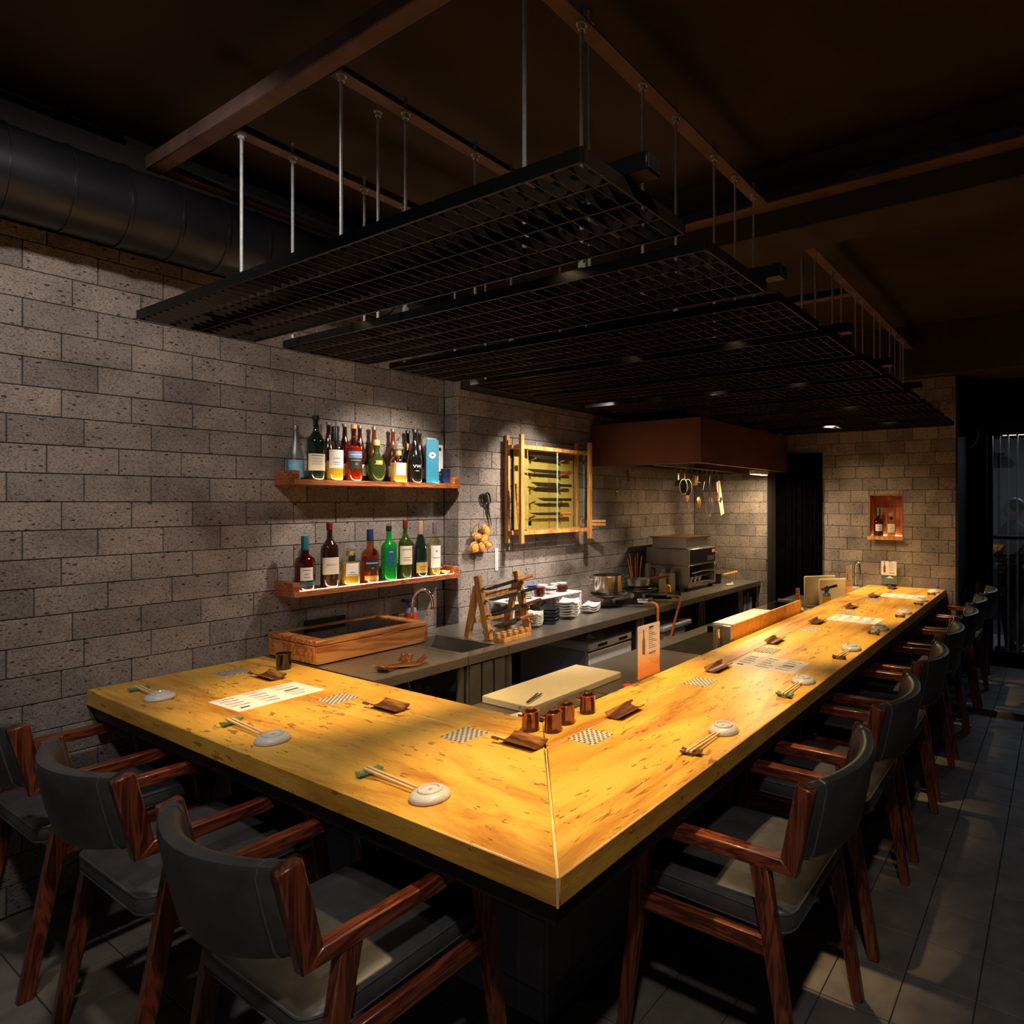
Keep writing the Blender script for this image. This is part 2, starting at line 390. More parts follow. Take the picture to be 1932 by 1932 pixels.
# ================================================================== structure
YW, XS, YK, XR, XB = 2.341, 1.62, 2.215, 4.401, 4.627
DOOR_Y0, DOOR_Y1, DOOR_Z = 1.03, 1.452, 1.90
ZC = 2.90
BW, BH, BZ0, GAP = 0.206, 0.10325, 0.0113, 0.0028
_bm = {}
def brick_mesh(wd, h, mat):
    key = (round(wd, 3), round(h, 3), mat)
    if key not in _bm:
        a, c, t, ch = wd/2, h/2, 0.016, 0.0022
        v = [(-a,t,-c),(a,t,-c),(a,t,c),(-a,t,c),(-a,ch,-c),(a,ch,-c),(a,ch,c),(-a,ch,c),(-a+ch,0,-c+ch),(a-ch,0,-c+ch),(a-ch,0,c-ch),(-a+ch,0,c-ch)]
        f = [(4,5,1,0),(5,6,2,1),(6,7,3,2),(7,4,0,3),(8,9,5,4),(9,10,6,5),(10,11,7,6),(11,8,4,7),(11,10,9,8)]
        f = [tuple(reversed(x)) for x in f]
        mb = MB(); mb.add(v, f); _bm[key] = mb.mesh('brick', mat, 0)
    return _bm[key]
def cut(rects, hole):
    out = []
    hx0, hx1, hz0, hz1 = hole
    for (a, b_, c, d) in rects:
        if b_ <= hx0 or a >= hx1 or d <= hz0 or c >= hz1: out.append((a, b_, c, d)); continue
        if a < hx0: out.append((a, hx0, c, d))
        if b_ > hx1: out.append((hx1, b_, c, d))
        m0, m1 = max(a, hx0), min(b_, hx1)
        if c < hz0: out.append((m0, m1, c, hz0))
        if d > hz1: out.append((m0, m1, hz1, d))
    return out
def lay_bricks(parent, plane, val, u0, u1, z0, z1, mat='stone', holes=(), phase=0.0, seed=1):
    """bricks face -Y (plane 'y') or -X (plane 'x')"""
    R = random.Random(seed); row = int(math.floor((z0 - BZ0)/BH))
    while BZ0 + row*BH < z1 - 0.004:
        c, d = max(z0, BZ0 + row*BH), min(z1, BZ0 + (row+1)*BH)
        off = phase + (BW/2 if row % 2 else 0.0) + R.choice((0, 0, 0, 0.03, -0.04))
        k = int(math.floor((u0 - off)/BW))
        while off + k*BW < u1:
            a, e = max(u0, off + k*BW), min(u1, off + (k+1)*BW); k += 1
            rs = [(a, e, c, d)]
            for h in holes: rs = cut(rs, h)
            for (p, q, r, s) in rs:
                if q - p < 0.012 or s - r < 0.012: continue
                me = brick_mesh(q - p - GAP, s - r - GAP, mat); j = R.uniform(-0.0012, 0.0012)
                if plane == 'y': put('brick', me, parent, ((p+q)/2, val + j, (r+s)/2))
                else: put('brick', me, parent, (val + j, (p+q)/2, (r+s)/2), (0, 0, -PI/2))
        row += 1
T = 0.014
wl = struct(MB().box(-4.2, XS + T, YW + T, YW + 0.2, 0, ZC).build('wall_left', 'mortar', ang=0))
lay_bricks(wl, 'y', YW, -0.62, XS, 0.0, 2.44, seed=3, phase=0.035)
ws = struct(MB().box(XS + T, XS + 0.2, YK + T, YW + 0.2, 0, ZC).build('wall_step', 'mortar', ang=0))
lay_bricks(ws, 'x', XS, YK, YW, 0.0, 2.3, seed=4, phase=YK + 0.02)
wk = struct(MB().box(XS + 0.2, XR + 0.2, YK + T, YK + 0.3, 0, ZC).build('wall_kitchen', 'mortar', ang=0))
lay_bricks(wk, 'y', YK, XS + 0.0, XR, 0.12, 2.12, 'stone_kitchen', seed=5, phase=0.06)
wr = struct(MB().box(XR + T, XR + 0.21, DOOR_Y1 + 0.012, YK + T, 0, ZC).build('wall_return', 'mortar', ang=0))
lay_bricks(wr, 'x', XR, DOOR_Y1 + 0.012, YK, 0.12, 2.12, 'stone_kitchen', seed=6, phase=0.03)
NY0, NY1, NZ0, NZ1 = 0.333, 0.615, 1.156, 1.522
m_ = MB()
for (a, e, c, d) in cut(cut([(-0.076, DOOR_Y1 + 0.012, 0, ZC)], (DOOR_Y0, 9, -1, DOOR_Z)), (NY0, NY1, NZ0, NZ1)):
    m_.box(XB + T, XB + 0.22, a, e, c, d)
wb = struct(m_.build('wall_back', 'mortar', ang=0))
lay_bricks(wb, 'x', XB, -0.076, DOOR_Y1 - 0.004, 0.02, 2.48, 'stone', ((DOOR_Y0, 9, -1, DOOR_Z), (NY0, NY1, NZ0, NZ1)), seed=8, phase=-0.05)
struct(MB().box(XB + 0.004, 5.372, -0.092, -0.076, 0, 2.52).build('trim_1', 'matt_black', ang=0))      # black end of the back wall
struct(MB().box(4.52, 8.0, -4.0, 2.6, 2.485, ZC - 0.002).build('trim_2', 'concrete_dark', ang=0))        # dropped soffit above the back wall
struct(MB().box(XB + 0.9, XB + 0.95, -0.07, 2.4, 0, 2.48).build('wall_passage', 'dark_wall', ang=0))
struct(MB().box(XB + 0.22, XB + 0.9, DOOR_Y1 + 0.2, DOOR_Y1 + 0.25, 0, 2.48).build('wall_passage_side', 'dark_wall', ang=0))
# other sides of the room
struct(MB().box(-4.2, 8.0, -4.2, -4.0, 0, ZC).build('wall_right', 'dark_wall', ang=0))
# ceiling
struct(MB().box(-4.2, 8.0, -4.2, 2.7, ZC, ZC + 0.1).build('ceiling', 'ceiling_paint', ang=0))
struct(MB().box(1.63, 1.868, -4.0, YW, 2.60, ZC).build('ceiling_beam', 'concrete_dark', bev=0.004))
# floor
fl = struct(MB().box(-4.2, 8.0, -4.2, 2.7, -0.1, -0.004).build('floor', 'grout', ang=0))
PT = 0.2; t_ = (PT - 0.0035)/2
tm = MB().add([(-t_,-t_,-0.006),(t_,-t_,-0.006),(t_,t_,-0.006),(-t_,t_,-0.006),(-t_,-t_,-0.001),(t_,-t_,-0.001),(t_,t_,-0.001),(-t_,t_,-0.001),(-t_+.001,-t_+.001,0),(t_-.001,-t_+.001,0),(t_-.001,t_-.001,0),(-t_+.001,t_-.001,0)],
  [(0,1,5,4),(1,2,6,5),(2,3,7,6),(3,0,4,7),(4,5,9,8),(5,6,10,9),(6,7,11,10),(7,4,8,11),(8,9,10,11)]).mesh('floor_tile', 'floor_tile', 0)
cells = []
for i in range(-14, 34):
    for j in range(-18, 12):
        cx, cy = 0.128 + PT*(i + 0.5), 0.005 + PT*(j + 0.5)
        if cy > YW - 0.02: continue
        dx, dy = cx + 0.906, cy + 0.811
        dep = dx*0.8574 + dy*0.5147
        if dep < 0.6: vis = False
        else:
            u = 1283 + 1202.6*(dx*0.5147 - dy*0.8574)/dep; v = 948 + 1202.6*1.455/dep
            vis = -90 < u < 2010 and v < 2060 and not (0.45 < cx and 0.43 < cy and cx < 4.6)
        cells.append((0 if vis else 1, dep, cx, cy))
cells.sort()
rest = MB()
for n_, (vis, dep, cx, cy) in enumerate(cells):
    if n_ < 298 and vis == 0: put('tile', tm, fl, (cx, cy, 0))
    else: rest.add([(cx-t_,cy-t_,0),(cx+t_,cy-t_,0),(cx+t_,cy+t_,0),(cx-t_,cy+t_,0)], [(0,1,2,3)])
r_ = rest.build('tile_field', 'floor_tile', fl, ang=0); r_['kind'] = 'stuff'

# doorway curtain
cu = MB(); P = []
for k in range(61):
    y = DOOR_Y1 + 0.01 - (DOOR_Y1 - DOOR_Y0 + 0.01)*k/60
    P.append((XB - 0.03 + 0.012*math.sin(k*0.9) + 0.006*math.sin(k*2.3), y))
Q = [(x + 0.004, y) for x, y in reversed(P)]
cu.prism(P + Q, 0.42, DOOR_Z - 0.004)
t = thing('door_curtain', 'black cloth curtain hanging in the doorway beside the copper hood', 'curtain', (0, 0, 0))
cu.build('cloth', 'curtain', t)
MB().cyl((XB - 0.028, DOOR_Y0 + 0.002, DOOR_Z - 0.012), (XB - 0.028, DOOR_Y1 + 0.01, DOOR_Z - 0.012), 0.006).build('rail', 'black_steel', t)

# ------------------------------------------------------------------ spiral duct
t = thing('air_duct', 'black round air duct with seam rings along the stone wall', 'duct', (-1.6, 2.175, 2.548))
MB().cyl((0, 0, 0), (3.05, 0, 0), 0.146, n=40).build('pipe', 'duct_metal', t)
rg = MB().lathe([(0.146, -0.004), (0.1515, -0.0035), (0.1515, 0.0035), (0.146, 0.004)], n=40).mesh('seam_ring', 'duct_metal')
for k in range(20): put('seam_ring', rg, t, (0.11 + 0.153*k, 0, 0), (0, PI/2, 0))
t = thing('conduit', 'black conduit pipe running where stone wall meets the ceiling', 'pipe', (0, 0, 0))
MB().cyl((-2.0, 2.31, 2.872), (0.10, 2.31, 2.872), 0.013, n=8).build('pipe', 'black_steel', t)
for k in range(5):
    MB().box(-1.9 + k*0.45, -1.87 + k*0.45, 2.29, 2.33, 2.857, 2.9).build('clip', 'black_steel', t)

# ------------------------------------------------------------------ steel frame under the ceiling
bmm = tag(MB().box(0.109, 0.160, -2.2, 2.135, 2.70, 2.755).build('steel_beam', 'rust_steel', bev=0.004), 'long rusty steel box beam crossing above the near end of the grating', 'beam')
for y, lab in ((1.575, 'rusty steel angle bar nearest the black round duct'), (0.997, 'rusty steel angle bar in the middle of the ceiling frame'), (0.268, 'rusty steel angle bar above the guest edge of the bar counter')):
    t = thing('angle_bar', lab, 'beam', (0, y, 2.70), group='angle bars carrying the rods')
    MB().box(0.162, 1.555, -0.026, 0.026, 0, 0.005).build('flange', 'rust_steel', t)
    MB().box(0.162, 1.555, 0.020, 0.026, 0.005, 0.052).build('web', 'blue_steel', t)
t = thing('angle_bar', 'rusty steel angle bar along the wall above the duct', 'beam', (0, 2.10, 2.70), group='angle bars carrying the rods')
MB().box(0.162, 1.555, -0.026, 0.026, 0, 0.005).build('flange', 'rust_steel', t); MB().box(0.162, 1.555, 0.020, 0.026, 0.005, 0.052).build('web', 'blue_steel', t)
t = thing('angle_bar', 'rusty steel angle bar beyond the dark ceiling beam', 'beam', (0, 0.255, 2.70), group='angle bars carrying the rods')
MB().box(1.87, 4.50, -0.026, 0.026, 0, 0.005).build('flange', 'rust_steel', t); MB().box(1.87, 4.50, 0.020, 0.026, 0.005, 0.052).build('web', 'rust_steel', t)
t = thing('cross_channel', 'steel channel fixed along the face of the dark ceiling beam', 'beam', (1.60, 0, 2.70))
MB().box(-0.045, 0.028, -3.6, 2.2, 0, 0.006).build('flange', 'rust_steel', t); MB().box(0.020, 0.028, -3.6, 2.2, 0.006, 0.075).build('web', 'blue_steel', t)
t = thing('cross_channel', 'dim steel channel behind the second group of rods', 'beam', (2.9, 0, 2.70))
MB().box(-0.03, 0.03, 0.285, 2.1, 0, 0.006).build('flange', 'rust_steel', t); MB().box(0.022, 0.03, 0.285, 2.1, 0.006, 0.06).build('web', 'blue_steel', t)

# ------------------------------------------------------------------ gratings
GX0, GP, GW, GY0, GY1, GZ0, GZ1 = -0.065, 0.4405, 0.345, -0.112, 1.695, 2.035, 2.06
ordn = ['first', 'second', 'third', 'fourth', 'fifth', 'sixth', 'seventh', 'eighth', 'ninth', 'tenth']
def bar_me(n, x, y, z): return MB().box(-x/2, x/2, -y/2, y/2, -z/2, z/2).mesh(n, 'grate_steel', 0)
cross = bar_me('cross_bar', GW - 0.008, 0.003, 0.020); end_bar = bar_me('frame_end', GW, 0.005, 0.027)
side = {}
for i in range(10):
    y1 = GY1 if i < 6 else 1.24
    L = y1 - GY0
    lab = ordn[i] + ' black steel grating panel above the bar, counted from the near end'
    if i == 0: lab = 'nearest black steel grating panel above the corner of the bar'
    if i == 9: lab = 'farthest black steel grating panel next to the back wall'
    t = thing('grating', lab, 'grating', (GX0 + GP*i + GW/2, (GY0 + y1)/2, GZ0 + 0.0125), group='grating panels over the bar')
    key = round(L, 3)
    if key not in side:
        side[key] = (MB().box(-0.003, 0.003, -L/2, L/2, -0.0135, 0.0135).mesh('frame_side', 'black_steel', 0), MB().box(-0.0022, 0.0022, -L/2 + 0.004, L/2 - 0.004, -0.011, 0.011).mesh('long_bar', 'grate_steel', 0))
    for sx in (-1, 1):
        put('frame_side', side[key][0], t, (sx*(GW/2 - 0.003), 0, 0)); put('frame_end', end_bar, t, (0, sx*(L/2 - 0.0025), 0))
    for k in range(1, 4): put('long_bar', side[key][1], t, (-GW/2 + GW*k/4, 0, 0))
    n = int(round(L/0.043))
    for k in range(1, n): put('cross_bar', cross, t, (0, -L/2 + L*k/n, -0.0005))
# black channels lying across the panels
for i, lab in enumerate(('black support channel lying on the nearest grating panel', 'second black support channel lying on the gratings from the near end', 'third black support channel lying on the gratings from the near end', 'fourth black support channel lying on the gratings from the near end', 'black support channel lying on the gratings closest to the back wall')):
    x = (0.075, 0.71, 1.36, 2.00, 2.66)[i]
    t = thing('support_channel', lab, 'channel', (x, 0, 2.062), group='support channels on the gratings')
    y1 = 1.66 if i < 3 else 1.22
    MB().box(-0.022, 0.022, -0.165, y1, 0.0, 0.034).build('channel', 'black_steel', t, bev=0.002)
    MB().box(-0.018, 0.018, -0.168, -0.165, 0.004, 0.030).build('end_cap', 'matt_black', t)
    MB().bar((-0.07, 0.1, 0.003), (0.07, 0.1, 0.003), 0.03, 0.004).build('bracket', 'black_steel', t)
    MB().bar((-0.07, y1 - 0.2, 0.003), (0.07, y1 - 0.2, 0.003), 0.03, 0.004).build('bracket', 'black_steel', t)
# hanging rods
rodm = MB().cyl((0, 0, 0), (0, 0, 0.70), 0.0052, n=8).mesh('rod', 'galvanised'); nut = MB().cyl((0, 0, -0.007), (0, 0, 0.007), 0.0105, n=6).mesh('nut', 'galvanised', 20); wsh = MB().cyl((0, 0, -0.0015), (0, 0, 0.0015), 0.0145, n=14).mesh('washer', 'galvanised')
def hang_rod(x, y, lab, grp, ztop=2.70):
    t = thing('hanging_rod', lab, 'rod', (x, y, GZ1), group=grp)
    put('rod', rodm, t, (0, 0, -0.012), scale=(1, 1, (ztop + 0.05 - GZ1 + 0.012)/0.70))
    put('nut', nut, t, (0, 0, ztop - GZ1 - 0.010)); put('washer', wsh, t, (0, 0, ztop - GZ1 - 0.002)); put('nut', nut, t, (0, 0, 0.010))
for y, nm, xs in ((1.575, 'angle bar nearest the duct', (0.178, 0.345, 0.62, 0.80, 1.06, 1.24)), (0.997, 'middle angle bar', (0.178, 0.39, 0.672, 0.845, 1.12, 1.29)), (0.268, 'angle bar over the guest edge', (0.178, 0.383, 0.665, 0.855, 1.12, 1.29, 1.46))):
    for k, x in enumerate(xs): hang_rod(x, y - 0.006, ordn[k] + ' rod from the near end under the ' + nm, 'rods in the near bay')
for k, x in enumerate((1.98, 2.17, 2.45, 2.61, 2.89, 3.05, 3.33, 3.49, 3.77, 3.93, 4.12, 4.22)):
    hang_rod(x, 0.249, (ordn + ['eleventh', 'twelfth'])[k] + ' rod beyond the ceiling beam, counted towards the back wall', 'rods in the far bay')
hang_rod(0.562, 0.381, 'thin rod fixed straight to the ceiling behind the guest-side angle bar', 'rods in the near bay', 2.86)
hang_rod(0.50, 1.30, 'dark rod fixed to the ceiling between the two left angle bars', 'rods in the near bay', 2.86)

# ------------------------------------------------------------------ spots between the gratings
def spot(name, lab, x, y, tgt, power, ang=52, blend=0.85, col=WARM, z=2.085, grp='spots between the grating panels', r=0.03):
    L = bpy.data.lights.new('spot_light', 'SPOT'); L.energy = power; L.color = col; L.spot_size = math.radians(ang); L.spot_blend = blend; L.shadow_soft_size = 0.022
    d = (Vector(tgt) - Vector((x, y, z))).normalized()
    q = d.to_track_quat('-Z', 'Y').to_euler()
    t = thing(name, lab, 'lamp', (x, y, z), group=grp, rot=q)
    MB().lathe([(0.006, 0.062), (r*0.8, 0.06), (r, 0.05), (r, -0.012), (r*0.9, -0.012), (r*0.88, 0.0), (0.004, 0.004)], n=20).build('housing', 'matt_black', t)
    MB().lathe([(0.003, -0.001), (r*0.84, -0.001), (r*0.84, 0.0005), (0.003, 0.0005)], n=20).build('lens', 'lamp_face', t)
    o = bpy.data.objects.new('spot_light', L); COL.objects.link(o); o.parent = t; o.location = (0, 0, -0.014)
    MB().box(-0.003, 0.003, -0.015, 0.015, 0.05, 0.09).build('bracket', 'black_steel', t)
    return t
spot('spot_lamp', 'small black spot lamp above the corner of the bar', 0.33, 0.326, (0.38, 0.32, 0.75), SPOT_W*1.05)
spot('spot_lamp', 'small black spot lamp above the short arm of the bar', 0.33, 1.224, (0.52, 1.50, 0.75), SPOT_W*0.95)
spot('spot_lamp', 'second spot lamp along the long arm of the bar', 1.21, 0.262, (1.17, 0.30, 0.75), SPOT_W)
spot('spot_lamp', 'third spot lamp along the long arm of the bar', 2.09, 0.344, (2.2, 0.36, 0.75), SPOT_W)
spot('spot_lamp', 'fourth spot lamp along the long arm of the bar', 2.97, 0.332, (3.2, 0.38, 0.75), SPOT_W)
spot('spot_lamp', 'spot lamp over the far end of the bar', 3.85, 0.30, (4.15, 0.30, 0.75), SPOT_W*0.9)
spot('spot_lamp', 'spot lamp aimed at the white cutting board', 1.21, 0.728, (1.25, 1.05, 0.65), SPOT_W*0.6, 64)
spot('spot_lamp', 'spot lamp over the cold case', 2.09, 0.80, (2.4, 0.9, 0.65), SPOT_W*0.55, 66)
spot('spot_lamp', 'bright round spot lamp at the end of the grating near the bottle shelves', 1.21, 1.60, (1.22, 2.30, 1.40), SPOT_W*0.55, 80, 0.9, SOFT)
spot('spot_lamp', 'spot lamp aimed at the knife cabinet', 2.09, 1.45, (2.25, 2.2, 1.30), SPOT_W*0.95, 82, 0.9, SOFT)
spot('spot_lamp', 'spot lamp aimed down at the steel kitchen worktop', 2.09, 1.15, (1.95, 1.80, 0.75), SPOT_W*0.95, 74, 0.9, SOFT)
spot('spot_lamp', 'spot lamp aimed at the niche in the back wall', 3.85, 0.75, (4.6, 0.5, 1.25), SPOT_W*0.46, 80, 0.9, WARM)
# unseen neutral lamps over the guest side: one wall lamp, one added fill
def unseen_lamp(x, y, lab, power, tgt, ang=110):
    d = (Vector(tgt) - Vector((x, y, ZC - 0.09))).normalized(); q = d.to_track_quat('-Z', 'Y').to_euler()
    t = thing('unseen_ceiling_lamp', lab, 'lamp', (x, y, ZC - 0.09), group='unseen lamps over the guest side')
    MB().lathe([(0.03, 0.09), (0.03, 0.075), (0.008, 0.07), (0.008, 0.03)], n=16).build('mount', 'matt_black', t)
    h = MB().lathe([(0.02, 0.06), (0.05, 0.055), (0.055, 0.03), (0.055, -0.03), (0.05, -0.03), (0.048, -0.012), (0.01, -0.012)], n=24).build('housing', 'matt_black', t, rot=q)
    MB().lathe([(0.005, -0.014), (0.046, -0.014), (0.046, -0.012), (0.005, -0.012)], n=24).build('lens', 'lamp_neutral', h)
    L = bpy.data.lights.new('lamp_light', 'SPOT'); L.energy = power; L.color = (1.0, 0.93, 0.86); L.spot_size = math.radians(ang); L.spot_blend = 0.9; L.shadow_soft_size = 0.06
    o = bpy.data.objects.new('lamp_light', L); COL.objects.link(o); o.parent = h; o.location = (0, 0, -0.035)
unseen_lamp(-0.55, 0.95, 'round lamp on the dark ceiling turned to the left stone wall', LAMP_W*1.7, (0.25, 2.34, 1.0), 118)
unseen_lamp(-0.95, -0.9, 'added fill lamp out of view above the camera', LAMP_W*2.0, (0.1, 0.3, 0.2), 105)  # added fill for the counter front, base tiles and chairs
# ================================================================== bar counter
CT, CB = 0.75, 0.692
XF = 4.622
t = thing('bar_counter', 'L-shaped yellow burl wood bar counter with mitred corner', 'bar counter')
g = 0.0008
MB().prism([(0, 0.002), (0.458 - g, 0.460), (0.458 - g, YW - 0.003), (0, YW - 0.003)], CB, CT).build('plank', 'bar_wood_y', t, bev=0.003)
MB().prism([(0.004, 0), (XF, 0), (XF, 0.455 - g), (0.462, 0.455 - g)], CB, CT).build('plank', 'bar_wood_x', t, bev=0.003)
MB().prism([(0.458 + g, 0.460), (0.620, 0.620), (0.620, YW - 0.003), (0.458 + g, YW - 0.003)], CB + 0.012, CT).build('ledge_plank', 'bar_wood_y', t, bev=0.002)
MB().prism([(0.462, 0.455 + g), (XF, 0.455 + g), (XF, 0.622), (0.622, 0.622)], CB + 0.012, CT).build('ledge_plank', 'bar_wood_x', t, bev=0.002)
MB().prism([(-0.0006, -0.0006), (0.0035, -0.0006), (0.4612, 0.4568), (0.4592, 0.4588), (-0.0006, 0.0035)], CB + 0.001, CT + 0.0004).build('corner_inlay', 'seam_wood', t)
ap = MB()
ap.prism([(0.022, 0.022), (0.052, 0.052), (0.052, YW - 0.01), (0.022, YW - 0.01)], 0.640, CB - 0.0005)
ap.build('apron', 'apron_black', t)
MB().prism([(0.022, 0.022), (XF - 0.02, 0.022), (XF - 0.02, 0.052), (0.052, 0.052)], 0.640, CB - 0.0005).build('apron', 'apron_black', t)
MB().prism([(0.10, 0.10), (XF - 0.02, 0.10), (XF - 0.02, 0.60), (0.60, 0.60), (0.60, YW - 0.02), (0.10, YW - 0.02)], 0.668, CB - 0.0008).build('underboard', 'matt_black', t)
# tiled base
t = thing('counter_base', 'grey tiled pedestal carrying the bar counter', 'counter base')
BX = BY = 0.418
MB().prism([(BX+.008, BY+.008), (XF - 0.01, BY+.008), (XF - 0.01, 0.585), (0.585, 0.585), (0.585, YW - 0.008), (BX+.008, YW - 0.008)], 0.0, 0.667).build('core', 'pale_grout', t, ang=0)
def base_tile(x0, x1, y0, y1, z0, z1): MB().box(x0, x1, y0, y1, z0, z1).build('tile', 'base_tile', t, ang=0)
rows = [(0.002, 0.086), (0.089, 0.287), (0.290, 0.488), (0.491, 0.665)]
xs = [BX + 0.008, 0.5265] + [0.5265 + 0.2*k for k in range(1, 20)] + [XF - 0.01]
for z0, z1 in rows:
    for a, e in zip(xs[:-1], xs[1:]): base_tile(a + 0.001, e - 0.001, BY, BY + 0.008, z0, z1)
    ys = [BY + 0.008, 0.5335] + [0.5335 + 0.2*k for k in range(1, 9)] + [YW - 0.008]
    for a, e in zip(ys[:-1], ys[1:]): base_tile(BX, BX + 0.008, a + 0.001, e - 0.001, z0, z1)

# ================================================================== chairs (local: sits facing +Y)
def make_chair():
    t = thing('bar_chair', 'x', 'chair')
    hw = 0.236
    arm_me = None
    for s in (-1, 1):
        x = s*hw
        MB().bar((x, 0.128, 0.606), (x, 0.210, 0.0), 0.030, 0.046, (0, 1, 0), 0.026, 0.034).build('leg', 'chair_wood', t, bev=0.003)
        MB().bar((x, -0.195, 0.606), (x, -0.298, 0.0), 0.030, 0.046, (0, 1, 0), 0.026, 0.034).build('leg', 'chair_wood', t, bev=0.003)
        MB().prism([(-0.287, 0.598), (0.160, 0.598), (0.160, 0.632), (-0.255, 0.632)], x - 0.0175, x + 0.0175).xf(Matrix(((0,0,1,0),(1,0,0,0),(0,1,0,0),(0,0,0,1)))).build('armrest', 'chair_wood_arm', t, bev=0.003)
        MB().bar((x, -0.268, 0.600), (x, -0.312, 0.806), 0.030, 0.046, (0, 1, 0)).build('back_post', 'chair_wood', t, bev=0.003)
        MB().bar((x, 0.165, 0.410), (x, -0.225, 0.410), 0.024, 0.042).build('side_rail', 'chair_wood_arm', t, bev=0.002)
    MB().bar((-hw, 0.160, 0.412), (hw, 0.160, 0.412), 0.022, 0.04).build('front_rail', 'chair_wood_arm', t)
    MB().bar((-hw, -0.215, 0.412), (hw, -0.215, 0.412), 0.022, 0.04).build('rear_rail', 'chair_wood_arm', t)
    # seat cushion: rounded trapezoid, domed
    def outline(k, inset):
        pts = []
        c = [(-0.214 + inset, 0.212 - inset, 0.03), (0.214 - inset, 0.212 - inset, 0.03), (0.222 - inset, -0.268 + inset, 0.045), (-0.222 + inset, -0.268 + inset, 0.045)]
        ctr = [(-1, 1), (1, 1), (1, -1), (-1, -1)]
        for (x, y, r), (sx, sy), a0 in zip(c, ctr, (PI, PI/2, 0, -PI/2)):
            for i in range(6):
                a = a0 - (PI/2)*i/5
                pts.append((x - sx*r + r*math.cos(a), y - sy*r + r*math.sin(a)))
        return pts
    m = MB(); R = []
    for z, ins in ((0.432, 0.010), (0.434, 0.003), (0.445, 0.0), (0.474, 0.0), (0.482, 0.004), (0.487, 0.014), (0.491, 0.05), (0.494, 0.11), (0.495, 0.17)):
        R.append([(x, y, z + (0.006 if z > 0.486 else 0.0)*math.exp(-((y+0.03)/0.2)**2)) for x, y in outline(0, ins)])
    se = m.ring_loft(R).build('seat', 'leather', t, ang=50)
    P = [(x, y, 0.479) for x, y in outline(0, 0.0012)]
    MB().tube(P, 0.0032, 6, True).build('piping', 'piping', se)
    P = [(x, y, 0.437) for x, y in outline(0, 0.0015)]
    MB().tube(P, 0.0026, 6, True).build('piping', 'piping', se)
    # curved padded backrest between the posts
    m = MB(); R = []
    N = 18
    for k in range(N + 1):
        u = -1 + 2*k/N; x = u*(hw - 0.013)
        bow = 0.060*(1 - u*u)
        ring = []
        for (dz, dy) in ((0.0, 0.0), (0.004, 0.016), (0.018, 0.021), (0.095, 0.022), (0.168, 0.021), (0.184, 0.015), (0.190, 0.0), (0.184, -0.015), (0.168, -0.022), (0.095, -0.024), (0.018, -0.022), (0.004, -0.015)):
            z = 0.622 + dz; lean = -0.274 - (z - 0.62)*0.215
            ring.append((x, lean - bow + dy, z - 0.022*(1-u*u)*(1 - dz/0.19)))
        R.append(ring)
    br = m.ring_loft(R).build('backrest', 'leather', t, ang=50)
    for s in (0, -1):
        rr = R[1 if s == 0 else N - 1]
        MB().tube([rr[i] for i in range(12)], 0.0028, 6, True).build('piping', 'piping', br)
    return t
GC = 'leather armchairs along the bar'
chair = make_chair()
chair.location = (0.725, 0.0, 0)
chair['label'] = 'grey leather and red-brown wood armchair nearest on the right of the bar corner'; chair['group'] = GC
for k, (x, dy) in enumerate(((1.385, 0.0), (2.03, 0.0), (2.64, 0.01), (3.235, 0.005), (3.79, 0.01), (4.33, -0.01))):
    copy_tree(chair, (x, dy, 0), 0, ordn[k + 1] + ' armchair along the long arm of the bar, counted from the corner', GC)
for x, y, lab in ((0.02, 0.615, 'grey leather armchair nearest the camera on the short arm of the bar'), (0.018, 1.335, 'middle grey leather armchair on the short arm of the bar'), (0.0, 2.02, 'grey leather armchair against the stone wall at the short arm')):
    copy_tree(chair, (x, y, 0), -PI/2, lab, GC)
# ================================================================== place settings
# --- small upside-down dish
dish_prof = [(0.004, 0.021), (0.020, 0.021), (0.0215, 0.0245), (0.026, 0.025), (0.0285, 0.0235), (0.0295, 0.0195), (0.040, 0.0165), (0.0455, 0.011), (0.0475, 0.005), (0.046, 0.0012), (0.040, 0.0)]
dish_me = MB().lathe(dish_prof, n=40).mesh('dish', 'crackle', 60)
tv, tf = text_geo('jiu', 0.012)
mark_me = MB().add([(x, y, 0.02125) for x, y, z in tv], tf).mesh('mark', 'ink', 0)
def place_dish(x, y, rz, lab):
    t = thing('small_dish', lab, 'dish', (x, y, CT), rz, 'upside-down small dishes on the bar')
    put('bowl', dish_me, t); put('foot_mark', mark_me, t)
# --- chopstick rests
def rest_mesh(name, mat):
    m = MB(); R = []
    for k in range(9):
        u = -1 + k/4; y = 0.030*u; w = 0.0105 + 0.0035*abs(u)**3
        z = 0.011 + 0.0045*u*u
        R.append([(-w, y, z - 0.005), (-w*0.5, y, z - 0.0065 - 0.004*(abs(u) > 0.7)), (w*0.5, y, z - 0.0065 - 0.004*(abs(u) > 0.7)), (w, y, z - 0.005), (w, y, z), (w*0.4, y, z - 0.0018), (-w*0.4, y, z - 0.0018), (-w, y, z)])
    return m.ring_loft(R).mesh(name, mat, 50)
rest_a = rest_mesh('rest', 'celadon'); rest_b = rest_mesh('rest', 'brown_glaze')
foot_me = MB().lathe([(0.006, 0), (0.0045, 0.004), (0.006, 0.009)], n=10).mesh('foot', 'brown_glaze')
foot_g = MB().lathe([(0.006, 0), (0.0045, 0.004), (0.006, 0.009)], n=10).mesh('foot', 'celadon')
stick = MB().bar((0, 0, 0), (0.205, 0, 0), 0.0068, 0.0055, (0, 0, 1), 0.0042, 0.0040).mesh('chopstick', 'chopstick', 0)
